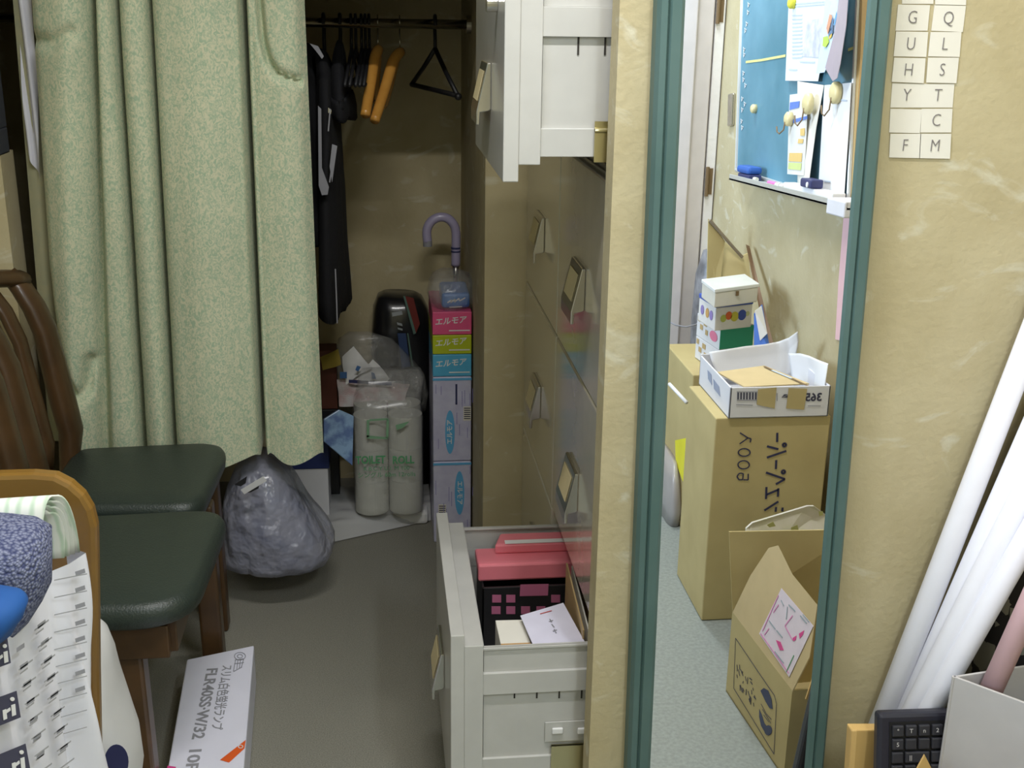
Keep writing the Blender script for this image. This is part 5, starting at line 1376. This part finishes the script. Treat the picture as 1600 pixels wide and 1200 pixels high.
decal('blue_print', [[(1235, 160), (1250, 158), (1249, 168), (1234, 172)], [(1234, 188), (1262, 181), (1262, 186), (1234, 194)]], PZ2, NB, mat('mid_blue_print', (.12, .22, .60)), pe, True)
decal('yellow_print', [[(1251, 201), (1258, 200), (1258, 212), (1251, 212)], [(1248, 217), (1256, 217), (1255, 224), (1247, 224)], [(1234, 239), (1254, 239), (1253, 253), (1233, 252)]], PZ2, NB, mat('amber_print', (.78, .55, .20)), pe, True)
decal('green_print', [[(1233, 254), (1253, 255), (1252, 266), (1232, 264)]], PZ2, NB, mat('pale_green_print', (.62, .70, .28)), pe, True)
pf = paper([(1288, 133), (1330, 129), (1326, 200), (1318, 317), (1300, 310), (1278, 304), (1284, 200)], .010, M_WHITEP, 'plain white sheet hanging at the right of the blackboard')
decal('faint_line', [], (XB-.010, 0, 0), NB, mat('faint_blue_ink', (.55, .64, .74)), pf, True, strokes=[[(1296, 155), (1324, 157)], [(1288, 283), (1298, 284)]], sw=.003)
# magnets with hooks
YM_ = mat('ivory_magnet', (.74, .64, .34), rough=.4)
def magnet(px, py, r, lab, hook=True, m=YM_, off=.0):
    c = mir(at(px, py, x=XB-.006-off))
    o = thing('magnet_hook' if hook else 'magnet', lab, 'magnet', c, 'magnets on the blackboard')
    put('disc', MB().tube([c+Vector((.006, 0, 0)), c-Vector((.004, 0, 0)), c-Vector((.008, 0, 0))], [r, r, r*.7], n=20), m, o, smooth=True)
    if hook:
        pts = [c-Vector((.008, 0, r*.4)), c-Vector((.010, 0, r*1.5)), c-Vector((.016, .010, r*2.1)), c-Vector((.018, .022, r*1.9)), c-Vector((.018, .028, r*1.2))]
        put('wire_hook', MB().tube(pts, .0018, n=6), M_BROWN, o, smooth=True)
    return o
magnet(1305, 145, .024, 'ivory magnet hook at the top of the plain white sheet', off=.012)
magnet(1262, 162, .024, 'ivory magnet hook beside the top of the narrow leaflet', off=.028)
magnet(1232, 186, .017, 'ivory magnet hook at the left edge of the narrow leaflet', off=.028)
magnet(1178, 170, .012, 'small ivory magnet alone on the bare blackboard', False)
magnet(1237, 5, .013, 'yellow magnet at the top left of the large notice', False, mat('yellow_magnet', (.75, .70, .06)), off=.011)
# wooden post, pink and white sheets at the right of the board
XP_ = XE-.02
o = put('wooden_strip', MB().prism([mir(at(*q, x=XP_)) for q in ((1343, -60), (1349, -60), (1344, 100), (1329, 338), (1321, 338), (1334, 100))], (.018, 0, 0)), M_POSTW); tag(o, 'yellowish wooden strip beside the blackboard', 'wooden strip')
o = put('pink_sheet', MB().prism([mir(at(*q, x=XE-.004)) for q in ((1341, 103), (1366, 103), (1340, 540), (1305, 530), (1310, 440), (1318, 338))], (.001, 0, 0)), M_PINKP); tag(o, 'long pink sheet on the wall right of the blackboard', 'paper')
o = put('white_sheet', MB().prism([mir(at(*q, x=XE-.008)) for q in ((1346, -60), (1372, -60), (1366, 103), (1339, 101))], (.001, 0, 0)), mat('lilac_sheet', (.66, .64, .76), rough=.7)); tag(o, 'lilac white sheet above the pink one', 'paper')
decal('ink_stroke', [], (XE-.008, 0, 0), NB, M_INK, o, True, strokes=[[(1349, 8), (1348, 30)]], sw=.004)
# light switch plate
cs = [mir(at(*q, x=XE)) for q in ((1142, 147), (1150, 145), (1148, 196), (1141, 198))]
o = put('handle_plate', MB().prism(cs, (-.010, 0, 0)), M_STEEL, bevel=.004); tag(o, 'grey oblong switch plate on the wall left of the blackboard', 'switch plate')

# thin cable between the door jamb and the tins
p = [vat(1046, 503, y=3.38), vat(1056, 508, y=3.37), vat(1072, 511, y=3.36), vat(1088, 507, y=3.36), vat(1096, 500, y=3.38)]
o = put('cable', MB().tube(p, .0025, n=6), M_GREYP, smooth=True); tag(o, 'thin grey cable sagging in front of the door jamb', 'cable')
